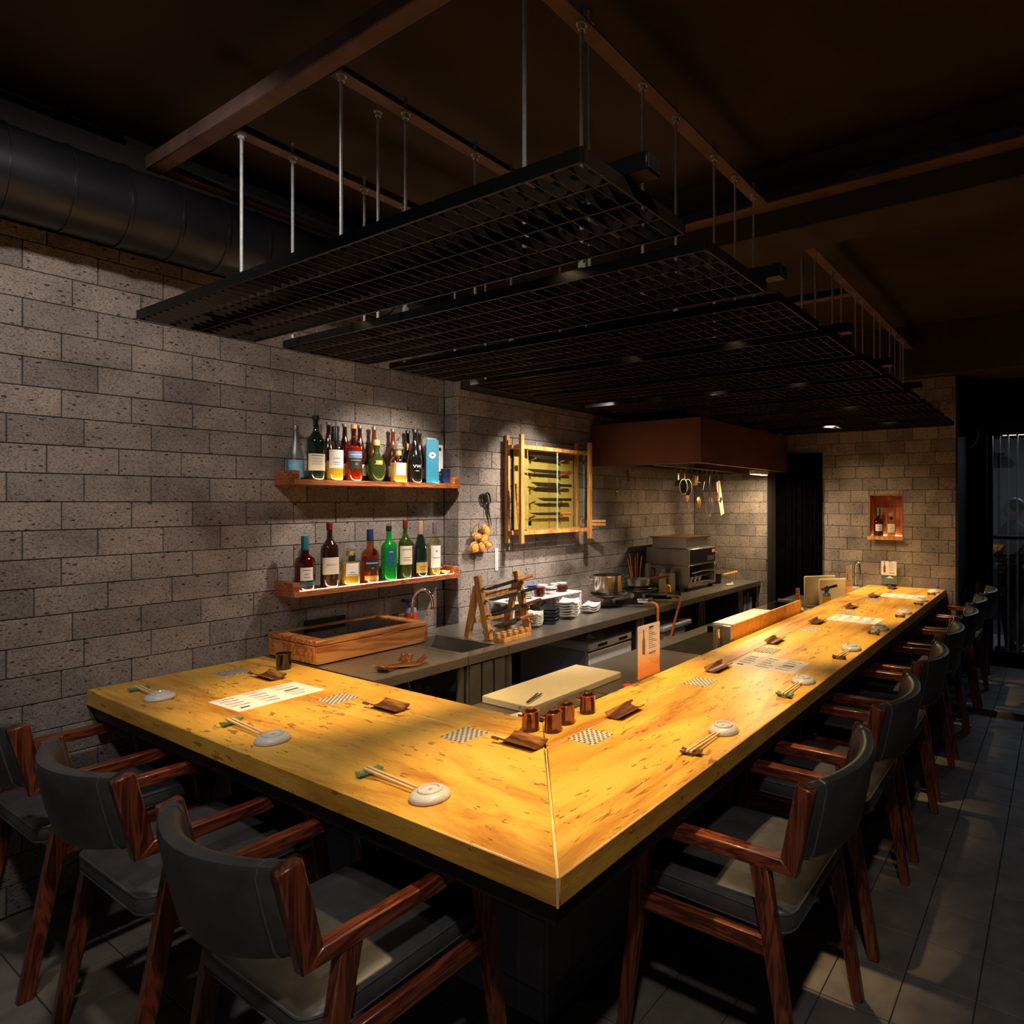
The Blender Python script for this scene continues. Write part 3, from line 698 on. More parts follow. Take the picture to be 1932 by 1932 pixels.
def place_rest(x, y, rz, lab, green):
    t = thing('chopstick_rest', lab, 'chopstick rest', (x, y, CT), rz, 'chopstick rests on the bar')
    put('body', rest_a if green else rest_b, t)
    for s in (-1, 1): put('foot', foot_g if green else foot_me, t, (0, s*0.019, 0))
def place_sticks(x, y, tx, ty, lab):
    d = Vector((tx - x, ty - y)); a = math.atan2(d.y, d.x); L = d.length
    px, py = x - 0.018*math.cos(a), y - 0.018*math.sin(a)
    n = Vector((-math.sin(a), math.cos(a)))
    for s, w_ in ((1, 'left'), (-1, 'right')):
        o = put('chopstick', stick, None, (px + n.x*0.0052*s, py + n.y*0.0052*s, CT + 0.0168), (0, -0.0, a + s*0.012))
        o.rotation_euler = (0, 0.045, a + s*0.012)
        tag(o, lab % w_, 'chopstick', 'wooden chopsticks on the bar')
LS = [(0.091, 0.484, 0.094, 0.727, 'nearest the mitred corner on the short arm'), (0.089, 1.191, 0.096, 1.451, 'in the middle of the short arm'), (0.096, 1.971, 0.097, 2.156, 'on the short arm beside the stone wall')]
RS_ = [(0.845, 0.084, 0.637, 0.078, 'first along the long arm from the corner'), (1.486, 0.062, 1.269, 0.053, 'second along the long arm from the corner'), (2.132, 0.056, 1.927, 0.053, 'third along the long arm from the corner'), (2.695, 0.056, 2.545, 0.055, 'fourth along the long arm from the corner'), (3.303, 0.053, 3.146, 0.045, 'fifth along the long arm from the corner'), (3.883, 0.053, 3.700, 0.040, 'sixth along the long arm from the corner'), (4.40, 0.055, 4.25, 0.045, 'last along the long arm by the back wall')]
for k, (px, py, rx, ry, w_) in enumerate(LS + RS_):
    place_dish(px, py, (0.4 if k < 3 else -0.6), 'white crackled dish turned upside down, ' + w_)
    rz = (PI/2 if k < 3 else 0.0) + (0.25 if k % 2 else -0.1)
    place_rest(rx, ry, rz, ('green' if k in (1, 2, 0) else 'brown') + ' glazed chopstick rest, ' + w_, k in (0, 1, 2, 4))
    # sticks lie from the rest towards and against the dish rim
    d = Vector((px - rx, py - ry)); d.normalize()
    place_sticks(rx, ry, px, py, '%s-hand wooden chopstick of the pair, ' + w_) if False else None
    a = math.atan2(d.y, d.x); n = Vector((-d.y, d.x))
    dist = (Vector((px, py)) - Vector((rx, ry))).length
    L = dist - 0.035 + 0.012
    for s, w2 in ((1, 'inner'), (-1, 'outer')):
        o = put('chopstick', stick, None, (rx - d.x*0.016 + n.x*0.0055*s, ry - d.y*0.016 + n.y*0.0055*s, CT + 0.0150), (0, 0.028, a + 0.004*s), (min(1.0, (L + 0.0)/0.205), 1, 1))
        tag(o, w2 + ' wooden chopstick of the pair ' + w_, 'chopstick', 'wooden chopsticks on the bar')
# --- bamboo towel trays
def bamboo_mesh():
    m = MB(); R = []; L = 0.135; w = 0.034
    for k in range(13):
        a = -1 + k/6; y = w*a; z = 0.014*a*a + 0.002
        R.append((y, z))
    top = [(y, z + 0.0045) for y, z in R]; prof = R + top[::-1]
    return m.ring_loft([[(x, y, z) for y, z in prof] for x in (-L/2, -L/2 + 0.003, L/2 - 0.003, L/2)]).mesh('tray', 'bamboo', 40)
bam = bamboo_mesh()
tab_me = MB().bar((0.067, 0.029, 0.0135), (0.090, 0.0335, 0.0170), 0.010, 0.005).mesh('tab', 'bamboo', 0)
LB = [(0.447, 0.535, PI/2 + 0.0, 'beside the mitred corner on the short arm'), (0.447, 1.162, PI/2, 'in the middle of the short arm'), (0.440, 1.924, PI/2, 'on the short arm close to the stone wall')]
RB = [(0.822, 0.440, 0.03), (1.486, 0.434, 0), (2.106, 0.434, 0.05), (2.714, 0.420, 0), (3.344, 0.400, 0), (3.933, 0.395, 0), (4.47, 0.385, 0)]
for x, y, rz, lab in LB + [(x, y, rz, ordn[k] + ' along the long arm from the corner') for k, (x, y, rz) in enumerate(RB)]:
    t = thing('bamboo_tray', 'small curved bamboo tray ' + lab, 'tray', (x, y, CT), rz, 'bamboo towel trays on the bar')
    put('trough', bam, t); put('tab', tab_me, t)
# --- woven coasters
cb = MB().box(-0.05, 0.05, -0.05, 0.05, 0.0, 0.0016).mesh('mat', 'coaster_light', 0)
wv = MB()
for i in range(10):
    for j in range(10):
        x, y = -0.045 + 0.01*i, -0.045 + 0.01*j
        if (i + j) % 2: wv.box(x - 0.0047, x + 0.0047, y - 0.0022, y + 0.0022, 0.0014, 0.0023)
wv = wv.mesh('weave', 'coaster_dark', 0)
for k, (x, y, lab) in enumerate([(0.413, 0.743, 'nearest the corner on the short arm'), (0.421, 1.417, 'in the middle of the short arm'), (0.402, 2.136, 'on the short arm by the stone wall')] + [(x, y, ordn[i] + ' along the long arm from the corner') for i, (x, y) in enumerate([(0.598, 0.405), (1.275, 0.405), (1.912, 0.395), (2.482, 0.380), (3.127, 0.360), (3.739, 0.360)])]):
    t = thing('coaster', 'woven black and beige square coaster ' + lab, 'coaster', (x, y, CT), 0.0, 'woven coasters on the bar')
    put('mat', cb, t); o = put('weave', wv, t); o['kind'] = 'stuff'
# --- paper menus
def menu(x, y, rz, lab, style):
    t = thing('paper_menu', lab, 'menu', (x, y, CT), rz, 'paper menus on the bar')
    MB().box(-0.1485, 0.1485, -0.105, 0.105, 0, 0.0006).build('sheet', 'paper', t, ang=0)
    R = random.Random(style)
    lines = {'ink': MB(), 'ink_brown': MB(), 'ink_grey': MB(), 'ink_red': MB(), 'ink_teal': MB()}
    z0, z1 = 0.0006, 0.0008
    if style < 3:
        for c in range(3):
            for r in range(5):
                x0 = -0.135 + 0.092*c; yy = 0.078 - 0.036*r
                if c == 2 and r == 2:
                    lines['ink_teal'].box(x0 + 0.01, x0 + 0.062, yy - 0.010, yy + 0.008, z0, z1); continue
                if c == 0 and r == 4: lines['ink'].box(x0 + 0.01, x0 + 0.04, yy - 0.008, yy + 0.006, z0, z1); continue
                k = R.choice(['ink', 'ink_brown', 'ink', 'ink_brown', 'ink_red'])
                L = R.uniform(0.045, 0.072)
                lines[k].add([(x0, yy - 0.001, z0), (x0 + L, yy - 0.0035, z0), (x0 + L*0.95, yy + 0.004, z0), (x0 + L*0.4, yy + 0.003, z0), (x0, yy + 0.0012, z0),
                              (x0, yy - 0.001, z1), (x0 + L, yy - 0.0035, z1), (x0 + L*0.95, yy + 0.004, z1), (x0 + L*0.4, yy + 0.003, z1), (x0, yy + 0.0012, z1)],
                             [(0, 1, 6, 5), (1, 2, 7, 6), (2, 3, 8, 7), (3, 4, 9, 8), (4, 0, 5, 9), (5, 6, 7, 8, 9)])
                for q in range(3):
                    lines['ink_grey'].box(x0, x0 + R.uniform(0.02, 0.05), yy + 0.008 + 0.004*q, yy + 0.0095 + 0.004*q, z0, z1)
    else:
        for c in range(4):
            x0 = -0.13 + 0.068*c
            lines['ink_teal' if c % 2 else 'ink'].box(x0, x0 + 0.025, 0.055, 0.075, z0, z1)
            for r in range(12): lines['ink_grey'].box(x0, x0 + R.uniform(0.03, 0.055), 0.04 - 0.011*r, 0.044 - 0.011*r, z0, z1)
    for k, m in lines.items():
        if m.v: m.build('print', k, t, ang=0)['kind'] = 'stuff'
menu(0.314, 1.673, 0.02, 'paper menu with knife-like printed lines on the short arm', 1)
menu(1.680, 0.285, -PI/2 + 0.01, 'paper menu with printed lines on the long arm near the acrylic stand', 2)
menu(2.935, 0.262, -PI/2 - 0.05, 'paper menu with four printed columns on the long arm', 3)
menu(4.065, 0.225, -PI/2 - 0.04, 'paper menu nearest the back wall end of the bar', 4)
# --- lacquer sauce pots
def sauce_pot(x, y, rz, lab):
    t = thing('sauce_pot', lab, 'sauce pot', (x, y, CT), rz, 'lacquer sauce pots at the corner')
    MB().lathe([(0.004, 0.0), (0.0265, 0.0), (0.0275, 0.002), (0.0265, 0.004), (0.0255, 0.056), (0.027, 0.060), (0.0245, 0.060), (0.0235, 0.054), (0.004, 0.054)], n=32).build('body', 'lacquer', t)
    MB().lathe([(0.0225, 0.0595), (0.0282, 0.0590), (0.0290, 0.0605), (0.0280, 0.0620), (0.0225, 0.0615)], n=32).build('rim', 'copper_rim', t)
    ld = MB().lathe([(0.004, 0.058), (0.024, 0.058), (0.024, 0.0605), (0.014, 0.0645), (0.004, 0.0655)], n=28).build('lid', 'lacquer_dark', t)
    MB().lathe([(0.0095, 0.0645), (0.0135, 0.0650), (0.0140, 0.0680), (0.0128, 0.0695), (0.0095, 0.0690)], n=24).build('knob_ring', 'copper_rim', ld)
    MB().tube([(0.024, 0, 0.048), (0.032, 0, 0.050), (0.039, 0, 0.054)], 0.004, 8, rs=[0.0055, 0.004, 0.0032]).build('spout', 'copper_rim', t)
sauce_pot(0.547, 0.601, PI*0.86, 'leftmost copper lacquer sauce pot at the bar corner')
sauce_pot(0.576, 0.535, PI*0.80, 'front copper lacquer sauce pot at the bar corner')
sauce_pot(0.652, 0.548, PI*0.75, 'third copper lacquer sauce pot at the bar corner')
sauce_pot(0.768, 0.556, PI*0.80, 'rightmost copper lacquer sauce pot set apart on the ledge')
t = thing('lacquer_cup', 'black lacquer jar on the ledge of the short arm', 'jar', (0.544, 2.018, CT))
MB().lathe([(0.004, 0.0), (0.0285, 0.0), (0.0285, 0.058), (0.0305, 0.063), (0.0305, 0.067), (0.027, 0.067), (0.026, 0.060), (0.004, 0.058)], n=32).build('body', 'lacquer_dark', t)
MB().tube([(0.0295*math.cos(a*PI/12), 0.0295*math.sin(a*PI/12), 0.0672) for a in range(24)], 0.0014, 6, True).build('rim', 'lacquer', t)
MS1, MS2 = -0.02, -0.02
# --- acrylic menu stands
def menu_stand(x, y, rz, lab, h=0.20, w_=0.085, art=True):
    t = thing('menu_stand', lab, 'menu stand', (x, y, CT), rz, 'acrylic menu stands')
    # local: sheet in the x-z plane, seen from -y
    MB().box(-w_/2 - 0.002, w_/2 + 0.002, -0.002, 0.002, 0.022, 0.022 + h + 0.003).build('sleeve', 'acrylic', t)
    pg = MB().box(-w_/2, w_/2, -0.0008, 0.0008, 0.024, 0.022 + h).build('sheet', 'poster_orange', t, ang=0)
    for s in (-1, 1):
        MB().bar((-w_/2, 0, 0.024), (-w_/2, s*0.036, 0.0012), 0.003, 0.0024, (0, 0, 1)).build('leg', 'acrylic', t)
        MB().bar((w_/2, 0, 0.024), (w_/2, s*0.036, 0.0012), 0.003, 0.0024, (0, 0, 1)).build('leg', 'acrylic', t)
        MB().add([(-w_/2, 0, 0.0235), (w_/2, 0, 0.0235), (w_/2, s*0.036, 0.0015), (-w_/2, s*0.036, 0.0015), (-w_/2, 0, 0.0255), (w_/2, 0, 0.0255), (w_/2, s*0.036, 0.0035), (-w_/2, s*0.036, 0.0035)],
                 [(0,1,2,3),(4,5,6,7),(0,1,5,4),(1,2,6,5),(2,3,7,6),(3,0,4,7)]).build('foot_plate', 'acrylic', t)
    if art:
        for s in (-1, 1):
            y0, y1 = (-0.0014, -0.0009) if s < 0 else (0.0009, 0.0014)
            bt = MB()
            prof = [(0.0075, 0), (0.0075, 0.05), (0.0028, 0.068), (0.0028, 0.095)]
            pts = [(-0.036 - r*1.2, z) for r, z in prof] + [(-0.036 + r*1.2, z) for r, z in reversed(prof)]
            bt.ring_loft([[(px*-s, y0, 0.115 + pz) for px, pz in pts], [(px*-s, y1, 0.115 + pz) for px, pz in pts]]).build('printed_bottle', 'ink_brown', pg)
            tx = MB()
            tx.box(*sorted((-s*-0.002, -s*0.016)), y0, y1, 0.205, 0.210)
            for r in range(9):
                tx.box(*sorted((-s*-0.002, -s*(0.026 + 0.026*((r*7) % 3)/2))), y0, y1, 0.196 - 0.008*r, 0.1985 - 0.008*r)
            tx.build('printed_text', 'ink_grey', pg)
            for (zz, x1, x2, mt) in ((0.2115, 0.0, 0.03, 'ink'), (0.110, 0.0, 0.045, 'ink_brown')):
                MB().box(*sorted((-s*x1, -s*x2)), y0, y1, zz, zz + 0.006).build('printed_title', mt, pg)
    return t
menu_stand(1.178, 0.583, MS1, 'acrylic stand with orange and white drink menu on the bar ledge near the sauce pots', 0.205, 0.150)
menu_stand(3.88, 0.575, MS2, 'narrow acrylic menu stand seen edge-on near the far end of the bar', 0.205, 0.150)
t = menu_stand(4.585, 0.44, -PI/2, 'blue and white drink menu stand leaning at the back wall under the niche', 0.19, 0.125, True)
for c in t.children:
    if c.name.startswith('sheet'):
        c.data = c.data.copy(); c.data.materials.clear(); c.data.materials.append(M['paper'])
        MB().box(-0.062, 0.062, -0.0013, -0.0009, 0.026, 0.095).build('printed_landscape', 'ink_teal', c, ang=0)
        MB().add([(-0.02, -0.0015, 0.07), (0.005, -0.0015, 0.088), (0.04, -0.0015, 0.07), (-0.02, -0.0013, 0.07), (0.005, -0.0013, 0.088), (0.04, -0.0013, 0.07)], [(0,1,2),(0,1,4,3),(1,2,5,4)]).build('printed_mountain', 'label_white', c, ang=0)

# ================================================================== back kitchen
KF, KT = 1.526, 0.75
def worktop(name, lab, x0, x1, y0=KF, y1=YK - 0.004, hole=None, under=True, z=KT, grp='steel worktop units'):
    t = thing(name, lab, 'worktop', (0, 0, 0), group=grp)
    m = MB()
    for (a, e, c, d) in (cut([(x0, x1, y0, y1)], hole) if hole else [(x0, x1, y0, y1)]): m.box(a, e, c, d, z - 0.004, z)
    m.build('top', 'steel', t, ang=0)
    MB().box(x0, x1, y0, y0 + 0.0025, z - 0.042, z - 0.0042).build('front_lip', 'steel_dark', t, ang=0)
    for x in (x0 + 0.02, x1 - 0.02):
        for y in (y0 + 0.03, y1 - 0.03): MB().cyl((x, y, 0), (x, y, z - 0.005), 0.018, n=12).build('leg', 'steel_dark', t)
    return t
worktop('worktop', 'steel worktop under the glass-topped wooden box', 0.632, 1.098, y1=YW - 0.004)
t = worktop('sink_unit', 'steel sink unit between the wooden box and the knife stand', 1.102, 1.348, hole=(1.13, 1.335, 1.60, 2.05), y1=YW - 0.004)
MB().box(1.13, 1.335, 1.60, 2.05, 0.56, 0.564).build('basin_floor', 'steel_dark', t, ang=0)
m = MB()
for a in ((1.128, 1.13, 1.60, 2.05), (1.335, 1.337, 1.60, 2.05), (1.13, 1.335, 1.598, 1.60), (1.13, 1.335, 2.05, 2.052)): m.box(*a, 0.56, KT - 0.0045)
m.build('basin_walls', 'steel', t, ang=0)
MB().box(1.205, 1.348, YW - 0.010, YW - 0.007, KT, 0.83).build('splashback', 'steel_dark', t, ang=0)
for k in range(3):
    MB().box(1.115 + 0.075*k, 1.180 + 0.075*k, 1.532, 1.536, 0.06, 0.70).build('door', 'steel_dark', t, ang=0)
worktop('worktop', 'long steel worktop along the stone kitchen wall', 1.352, 2.52)
t = worktop('worktop', 'steel stove worktop carrying the burners', 2.524, 3.35)
t = worktop('worktop', 'steel worktop under the grill oven', 3.354, 4.02)
t = worktop('worktop', 'short steel worktop unit at the far kitchen corner', 4.024, XR - 0.004)
MB().box(4.10, 4.38, 1.62, 1.64, 0.05, 0.70).build('panel', 'rust_steel', t)
for i, (c_, h) in enumerate((('ink_grey', 0.24), ('label_blue', 0.26), ('plastic_grey', 0.22))):
    tag(MB().box(4.10 + 0.06*i, 4.145 + 0.06*i, 1.55, 1.61, 0.30, 0.30 + h + 0.1).build('storage_tray', c_), ('pale', 'blue', 'light grey')[i] + ' tray standing upright under the far worktop', 'tray', 'trays under the far worktop')
    tag(MB().box(4.10 + 0.06*i - .003, 4.145 + 0.06*i + .003, 1.545, 1.615, 0.27, 0.299).build('tray_stand', 'steel_dark'), 'steel foot under the ' + ('pale', 'blue', 'light grey')[i] + ' upright tray', 'stand', 'feet under the trays') if False else None
tag(MB().box(4.085, 4.30, 1.54, 1.615, 0.0, 0.299).build('crate', 'steel_dark', bev=0.004), 'dark crate under the far kitchen worktop', 'crate')

# --- wooden box with glass lid
t = thing('display_box', 'wooden box with dark glass lid on the steel worktop beside the stone wall', 'wooden box', (0.634, 1.932, KT))
W_, D_, H_ = 0.558, 0.395, 0.108
MB().box(0, W_, 0, 0.016, 0.006, 0.082).build('front_panel', 'box_wood', t, bev=0.002)
MB().box(0, W_, D_ - 0.016, D_, 0.006, 0.082).build('back_panel', 'box_wood', t, bev=0.002)
for x in (0, W_ - 0.016): MB().box(x, x + 0.016, 0.0165, D_ - 0.0165, 0.006, 0.082).build('side_panel', 'box_wood', t, bev=0.002)
MB().box(0.017, W_ - 0.017, 0.017, D_ - 0.017, 0.006, 0.014).build('floor_panel', 'box_wood', t)
MB().box(0.01, W_ - 0.01, 0.01, D_ - 0.01, 0.0, 0.0058).build('plinth', 'matt_black', t)
ld = MB().box(0, W_, 0, 0.042, 0.085, 0.108).build('lid_rail', 'box_wood', t, bev=0.003)
MB().box(0, W_, D_ - 0.042, D_, 0.085, 0.108).build('lid_rail', 'box_wood', t, bev=0.003)
for x in (0, W_ - 0.05): MB().box(x, x + 0.05, 0.0425, D_ - 0.0425, 0.085, 0.108).build('lid_rail', 'box_wood', t, bev=0.003)
MB().box(0.05, W_ - 0.05, 0.0425, D_ - 0.0425, 0.100, 0.103).build('lid_glass', 'box_pane', t)
MB().box(0.31, 0.40, -0.0015, -0.0002, 0.080, 0.090).build('finger_notch', 'handle_wood', t)
tag(MB().box(0.80, 1.00, 2.318, 2.335, 0.862, 0.882).build('knife_magnet', 'black_plastic'), 'black bar on the stone wall behind the glass-topped box', 'bar')
# --- gooseneck taps
def faucet(x, y, z, rz, h, lab, reach=0.10):
    t = thing('kitchen_tap', lab, 'tap', (x, y, z), rz, 'gooseneck taps')
    P = [(0, 0, 0.02), (0, 0, h*0.68)] + [(reach/2 - reach/2*math.cos(a*PI/10), 0, h*0.70 + h*0.30*math.sin(a*PI/10)) for a in range(0, 11)] + [(reach, 0, h*0.58)]
    MB().tube(P, 0.0085, 12).build('spout', 'chrome', t)
    MB().lathe([(0.022, 0), (0.022, 0.012), (0.014, 0.016), (0.014, 0.05), (0.010, 0.055)], n=20).build('base', 'chrome', t)
    MB().bar((0, 0.012, 0.035), (0, 0.055, 0.05), 0.008, 0.008).build('lever', 'chrome', t)
    MB().lathe([(0.0105, 0), (0.0105, 0.018)], (reach, 0, h*0.56), n=14).build('aerator', 'brass', t)
faucet(1.245, 2.125, KT, -0.75, 0.245, 'chrome gooseneck tap behind the sink beside the wooden box')
faucet(4.27, 1.98, KT, -0.6, 0.26, 'chrome gooseneck tap beside the grill oven in the far kitchen corner')
# --- butane torches
def torch(x, y, z, rz, lab, can=('can_silver', 'can_yellow')):
    t = thing('butane_torch', lab, 'torch', (x, y, z), rz, 'butane torches')
    MB().lathe([(0.004, 0), (0.030, 0), (0.0315, 0.003), (0.0315, 0.118), (0.026, 0.128), (0.012, 0.132), (0.012, 0.137)], n=24).build('can', can[0], t)
    MB().lathe([(0.0319, 0.02), (0.0319, 0.105)], n=24).build('can_label', can[1], t)
    MB().ell((0, 0, 0.158), 0.024, 0.020, 0.024).build('head', 'blue_plastic', t)
    MB().cyl((0, 0, 0.137), (0, 0, 0.15), 0.015).build('collar', 'black_plastic', t)
    MB().cyl((-0.015, 0, 0.165), (-0.085, 0, 0.180), 0.0085, 0.0105).build('nozzle', 'black_steel', t)
    MB().cyl((0.018, 0, 0.158), (0.038, 0, 0.154), 0.011).build('valve_knob', 'red_plastic', t)
torch(1.33, 2.255, KT, 0.5, 'blue and red butane torch standing behind the sink', ('can_silver', 'red_plastic'))
torch(3.735, 0.70, 0.652, 2.4, 'blue butane torch on a yellow can behind the far bar ledge')
# --- folded paper trays on the left worktop
t = thing('folded_tray', 'two folded bamboo paper trays on the worktop in front of the wooden box', 'tray', (0.79, 1.63, KT))
for k, (dx, dy, a) in enumerate(((0, 0, 0.3), (0.03, -0.02, -0.5))):
    m = MB(); 
    m.bar((-0.06, 0, 0.004 + 0.006*k), (0.06, 0, 0.004 + 0.006*k), 0.06, 0.004)
    m.bar((0.06, 0, 0.005 + 0.006*k), (0.095, 0, 0.04), 0.06, 0.004); m.bar((-0.06, 0, 0.005 + 0.006*k), (-0.09, 0, 0.03), 0.06, 0.004)
    m.build('tray', 'bamboo', t, (dx, dy, 0.0), (0, 0, a))
# --- knife stand
t = thing('knife_stand', 'pale wooden A-frame stand holding four kitchen knives', 'knife stand', (1.383, 1.775, KT))
for x in (0.0, 0.275):
    MB().bar((x, -0.075, 0), (x, 0.012, 0.325), 0.026, 0.038, (0, 1, 0)).build('leg', 'pale_wood', t, bev=0.002)
    MB().bar((x, 0.085, 0), (x, -0.002 + 0.02, 0.27), 0.024, 0.034, (0, 1, 0)).build('leg', 'pale_wood', t, bev=0.002)
    for z in (0.045, 0.12, 0.19, 0.255): MB().cyl((x, -0.055 + z*0.267 - 0.02, z), (x, -0.055 + z*0.267 - 0.062, z + 0.012), 0.006, n=8).build('peg', 'pale_wood', t)
MB().bar((0.01, -0.008, 0.225), (0.265, -0.008, 0.225), 0.016, 0.030).build('cross_rail', 'pale_wood', t, bev=0.002)
MB().bar((0.01, 0.045, 0.09), (0.265, 0.045, 0.09), 0.016, 0.030).build('cross_rail', 'pale_wood', t, bev=0.002)
def knife(x, y, z, L, hl, hm, lab, tilt=0.0, wide=0.022, rz=0.0, grp='knives on the wooden stand'):
    t = thing('kitchen_knife', lab, 'knife', (x, y, z), group=grp, rot=(0.35, -tilt, rz))
    MB().ring_loft([[(0, -0.001, 0), (0, 0.001, 0), (0, 0.001, wide), (0, -0.001, wide)], [(-L*0.7, -0.001, wide*0.12), (-L*0.7, 0.001, wide*0.12), (-L*0.7, 0.001, wide), (-L*0.7, -0.001, wide)], [(-L, -0.0005, wide*0.9), (-L, 0.0005, wide*0.9), (-L, 0.0005, wide), (-L, -0.0005, wide)]]).build('blade', 'knife_steel', t)
    MB().cyl((0.0, 0, wide*0.6), (0.018, 0, wide*0.6), 0.009, n=10).build('bolster', 'black_plastic' if hm != 'black_plastic' else 'aluminium', t)
    MB().cyl((0.018, 0, wide*0.6), (hl, 0, wide*0.6), 0.0095, 0.011, n=10).build('handle', hm, t)
ky = lambda z: 1.775 - 0.055 + z*0.267 - 0.045
knife(1.60, ky(0.255), KT + 0.268, 0.25, 0.13, 'handle_wood', 'top knife with a pale handle on the wooden stand', 0.12)
knife(1.60, ky(0.19), KT + 0.203, 0.23, 0.14, 'black_plastic', 'second knife from the top with a black handle on the wooden stand', 0.08)
knife(1.62, ky(0.12), KT + 0.133, 0.26, 0.14, 'red_glaze', 'third knife with a long brown handle on the wooden stand', 0.10)
knife(1.56, ky(0.045), KT + 0.058, 0.17, 0.11, 'handle_wood', 'lowest broad knife with a wooden handle on the stand', 0.10, 0.04)
# --- crenellated wooden holder
t = thing('wooden_holder', 'small wooden block holder with notched top in front of the knife stand', 'holder', (1.375, 1.585, KT), 0.06)
MB().box(0, 0.205, 0, 0.075, 0, 0.022).build('base', 'pale_wood', t, bev=0.002)
for k in range(5):
    for y in (0.004, 0.048): MB().box(0.004 + 0.0435*k, 0.027 + 0.0435*k, y, y + 0.023, 0.0222, 0.044).build('block', 'pale_wood', t, bev=0.002)
t = thing('red_bowl', 'small stacked red and white bowl beneath the knife stand', 'bowl', (1.44, 1.765, KT))
for k in range(2): MB().lathe([(0.012, 0), (0.022, 0.002), (0.034, 0.028), (0.032, 0.028), (0.018, 0.006), (0.004, 0.006)], (0, 0, 0.014*k), 24).build('bowl', 'red_glaze' if k == 0 else 'porcelain', t)
# --- crockery
def boat_plate(name, x, y, z, rz, lab, L=0.075, w_=0.055, grp='white boat plates'):
    t = thing(name, lab, 'plate', (x, y, z), rz, grp)
    R = []
    for k in range(9):
        u = -1 + k/4; xx = L*u; up = 0.020*u*u
        R.append([(xx, w_*(-1 + i/4)*(1 - 0.12*u*u), 0.006 + up + 0.008*(-1 + i/4)**2) for i in range(9)] + [(xx, w_*(1 - i/4)*(1 - 0.12*u*u), 0.0022 + up + 0.008*(1 - i/4)**2) for i in range(9)])
    MB().ring_loft(R).build('dish', 'porcelain', t, ang=50)
    MB().box(-0.028, 0.028, -0.02, 0.02, 0.0, 0.0024).build('foot', 'porcelain', t)
w4 = ('lowest', 'second', 'third', 'top', 'uppermost')
for k in range(5): boat_plate('boat_plate', 1.765, 1.765, KT + 0.013*k, 0.5, w4[k] + ' white curved plate in the stack right of the knife stand', 0.07, 0.048)
for k in range(6): boat_plate('boat_plate', 2.09, 1.79, KT + 0.0155*k, 0.4 + 0.08*(k % 2), (w4 + ('highest',))[k] + ' white curved plate in the tall stack by the navy trays', 0.085, 0.06)
for k in range(3): boat_plate('boat_plate', 2.30, 1.80, KT + 0.014*k, 0.1, w4[k] + ' white curved plate in the low stack left of the burners', 0.07, 0.055)
for k in range(5):
    t = thing('navy_tray', w4[k] + ' navy square plate in the stack on the steel worktop', 'plate', (1.895, 1.755, KT + 0.020*k), 0.42, 'navy square plates')
    MB().lathe([(0.055, 0), (0.060, 0.004), (0.066, 0.0185), (0.063, 0.0185), (0.056, 0.007), (0.004, 0.007)], n=4).build('tray', 'navy_glaze', t, ang=20)
# --- white wire rack and what stands on it
t = thing('dish_rack', 'white low shelf rack carrying bowls on the kitchen worktop', 'rack', (0, 0, KT))
RX0, RX1, RY0, RY1, RZ = 1.80, 2.43, 1.96, 2.18, 0.112
MB().box(RX0, RX1, RY0, RY1, RZ - 0.012, RZ).build('shelf', 'plastic_white', t, bev=0.003)
for x in (RX0 + 0.01, RX1 - 0.01):
    for y in (RY0 + 0.01, RY1 - 0.01): MB().box(x - 0.007, x + 0.007, y - 0.007, y + 0.007, 0, RZ - 0.0122).build('leg', 'plastic_white', t)
def stack(name, x, y, z, n, r, dz, mat, what, grp, prof=None):
    for k in range(n):
        t = thing(name, (w4 + ('sixth', 'seventh', 'eighth'))[k] + ' ' + what, 'dish', (x, y, z + dz*k), 0, grp)
        MB().lathe(prof or [(r*0.5, 0), (r*0.55, 0.003), (r, 0.013), (r*0.97, 0.014), (r*0.5, 0.006), (0.004, 0.006)], n=24).build('dish', mat, t)
        MB().lathe([(r*0.45, 0), (r*0.5, 0), (r*0.5, 0.0025), (r*0.45, 0.0025)], n=20).build('foot', mat, t)
zr = KT + RZ
stack('small_plate', 1.985, 2.03, zr, 7, 0.045, 0.0075, 'porcelain', 'small white plate in the stack on the white rack', 'small white plates on the rack')
stack('brown_bowl', 2.09, 2.02, zr, 5, 0.036, 0.011, 'red_glaze', 'brown bowl in the stack on the white rack', 'brown bowls on the rack')
stack('red_plate', 2.33, 2.05, zr, 4, 0.042, 0.008, 'red_glaze', 'reddish plate in the stack at the end of the white rack', 'reddish plates on the rack')
stack('blue_bowl', 2.13, 2.13, zr, 4, 0.042, 0.016, 'blue_glaze', 'blue patterned bowl in the stack at the back of the rack', 'blue bowls on the rack')
def bowl(name, x, y, z, r, h, mat, lab, band=None):
    t = thing(name, lab, 'bowl', (x, y, z))
    MB().lathe([(r*0.45, 0), (r*0.5, 0.004), (r*0.85, h*0.5), (r, h), (r*0.95, h), (r*0.8, h*0.5), (r*0.4, 0.008), (0.004, 0.008)], n=28).build('bowl', mat, t)
    MB().lathe([(r*0.38, 0), (r*0.44, 0), (r*0.44, 0.003), (r*0.38, 0.003)], n=20).build('foot', mat, t)
    if band: MB().lathe([(r*0.86, h*0.55), (r*0.94, h*0.78), (r*0.945, h*0.78), (r*0.865, h*0.55)], n=28).build('band', band, t)
bowl('white_bowl', 1.88, 2.01, zr, 0.045, 0.045, 'porcelain', 'plain white bowl at the left end of the white rack')
bowl('cup', 2.025, 2.135, zr, 0.034, 0.062, 'porcelain', 'blue and white cup at the back of the white rack', 'blue_glaze')
bowl('cup', 1.93, 2.135, zr, 0.032, 0.055, 'blue_glaze', 'dark blue cup behind the top of the knife stand', 'porcelain')
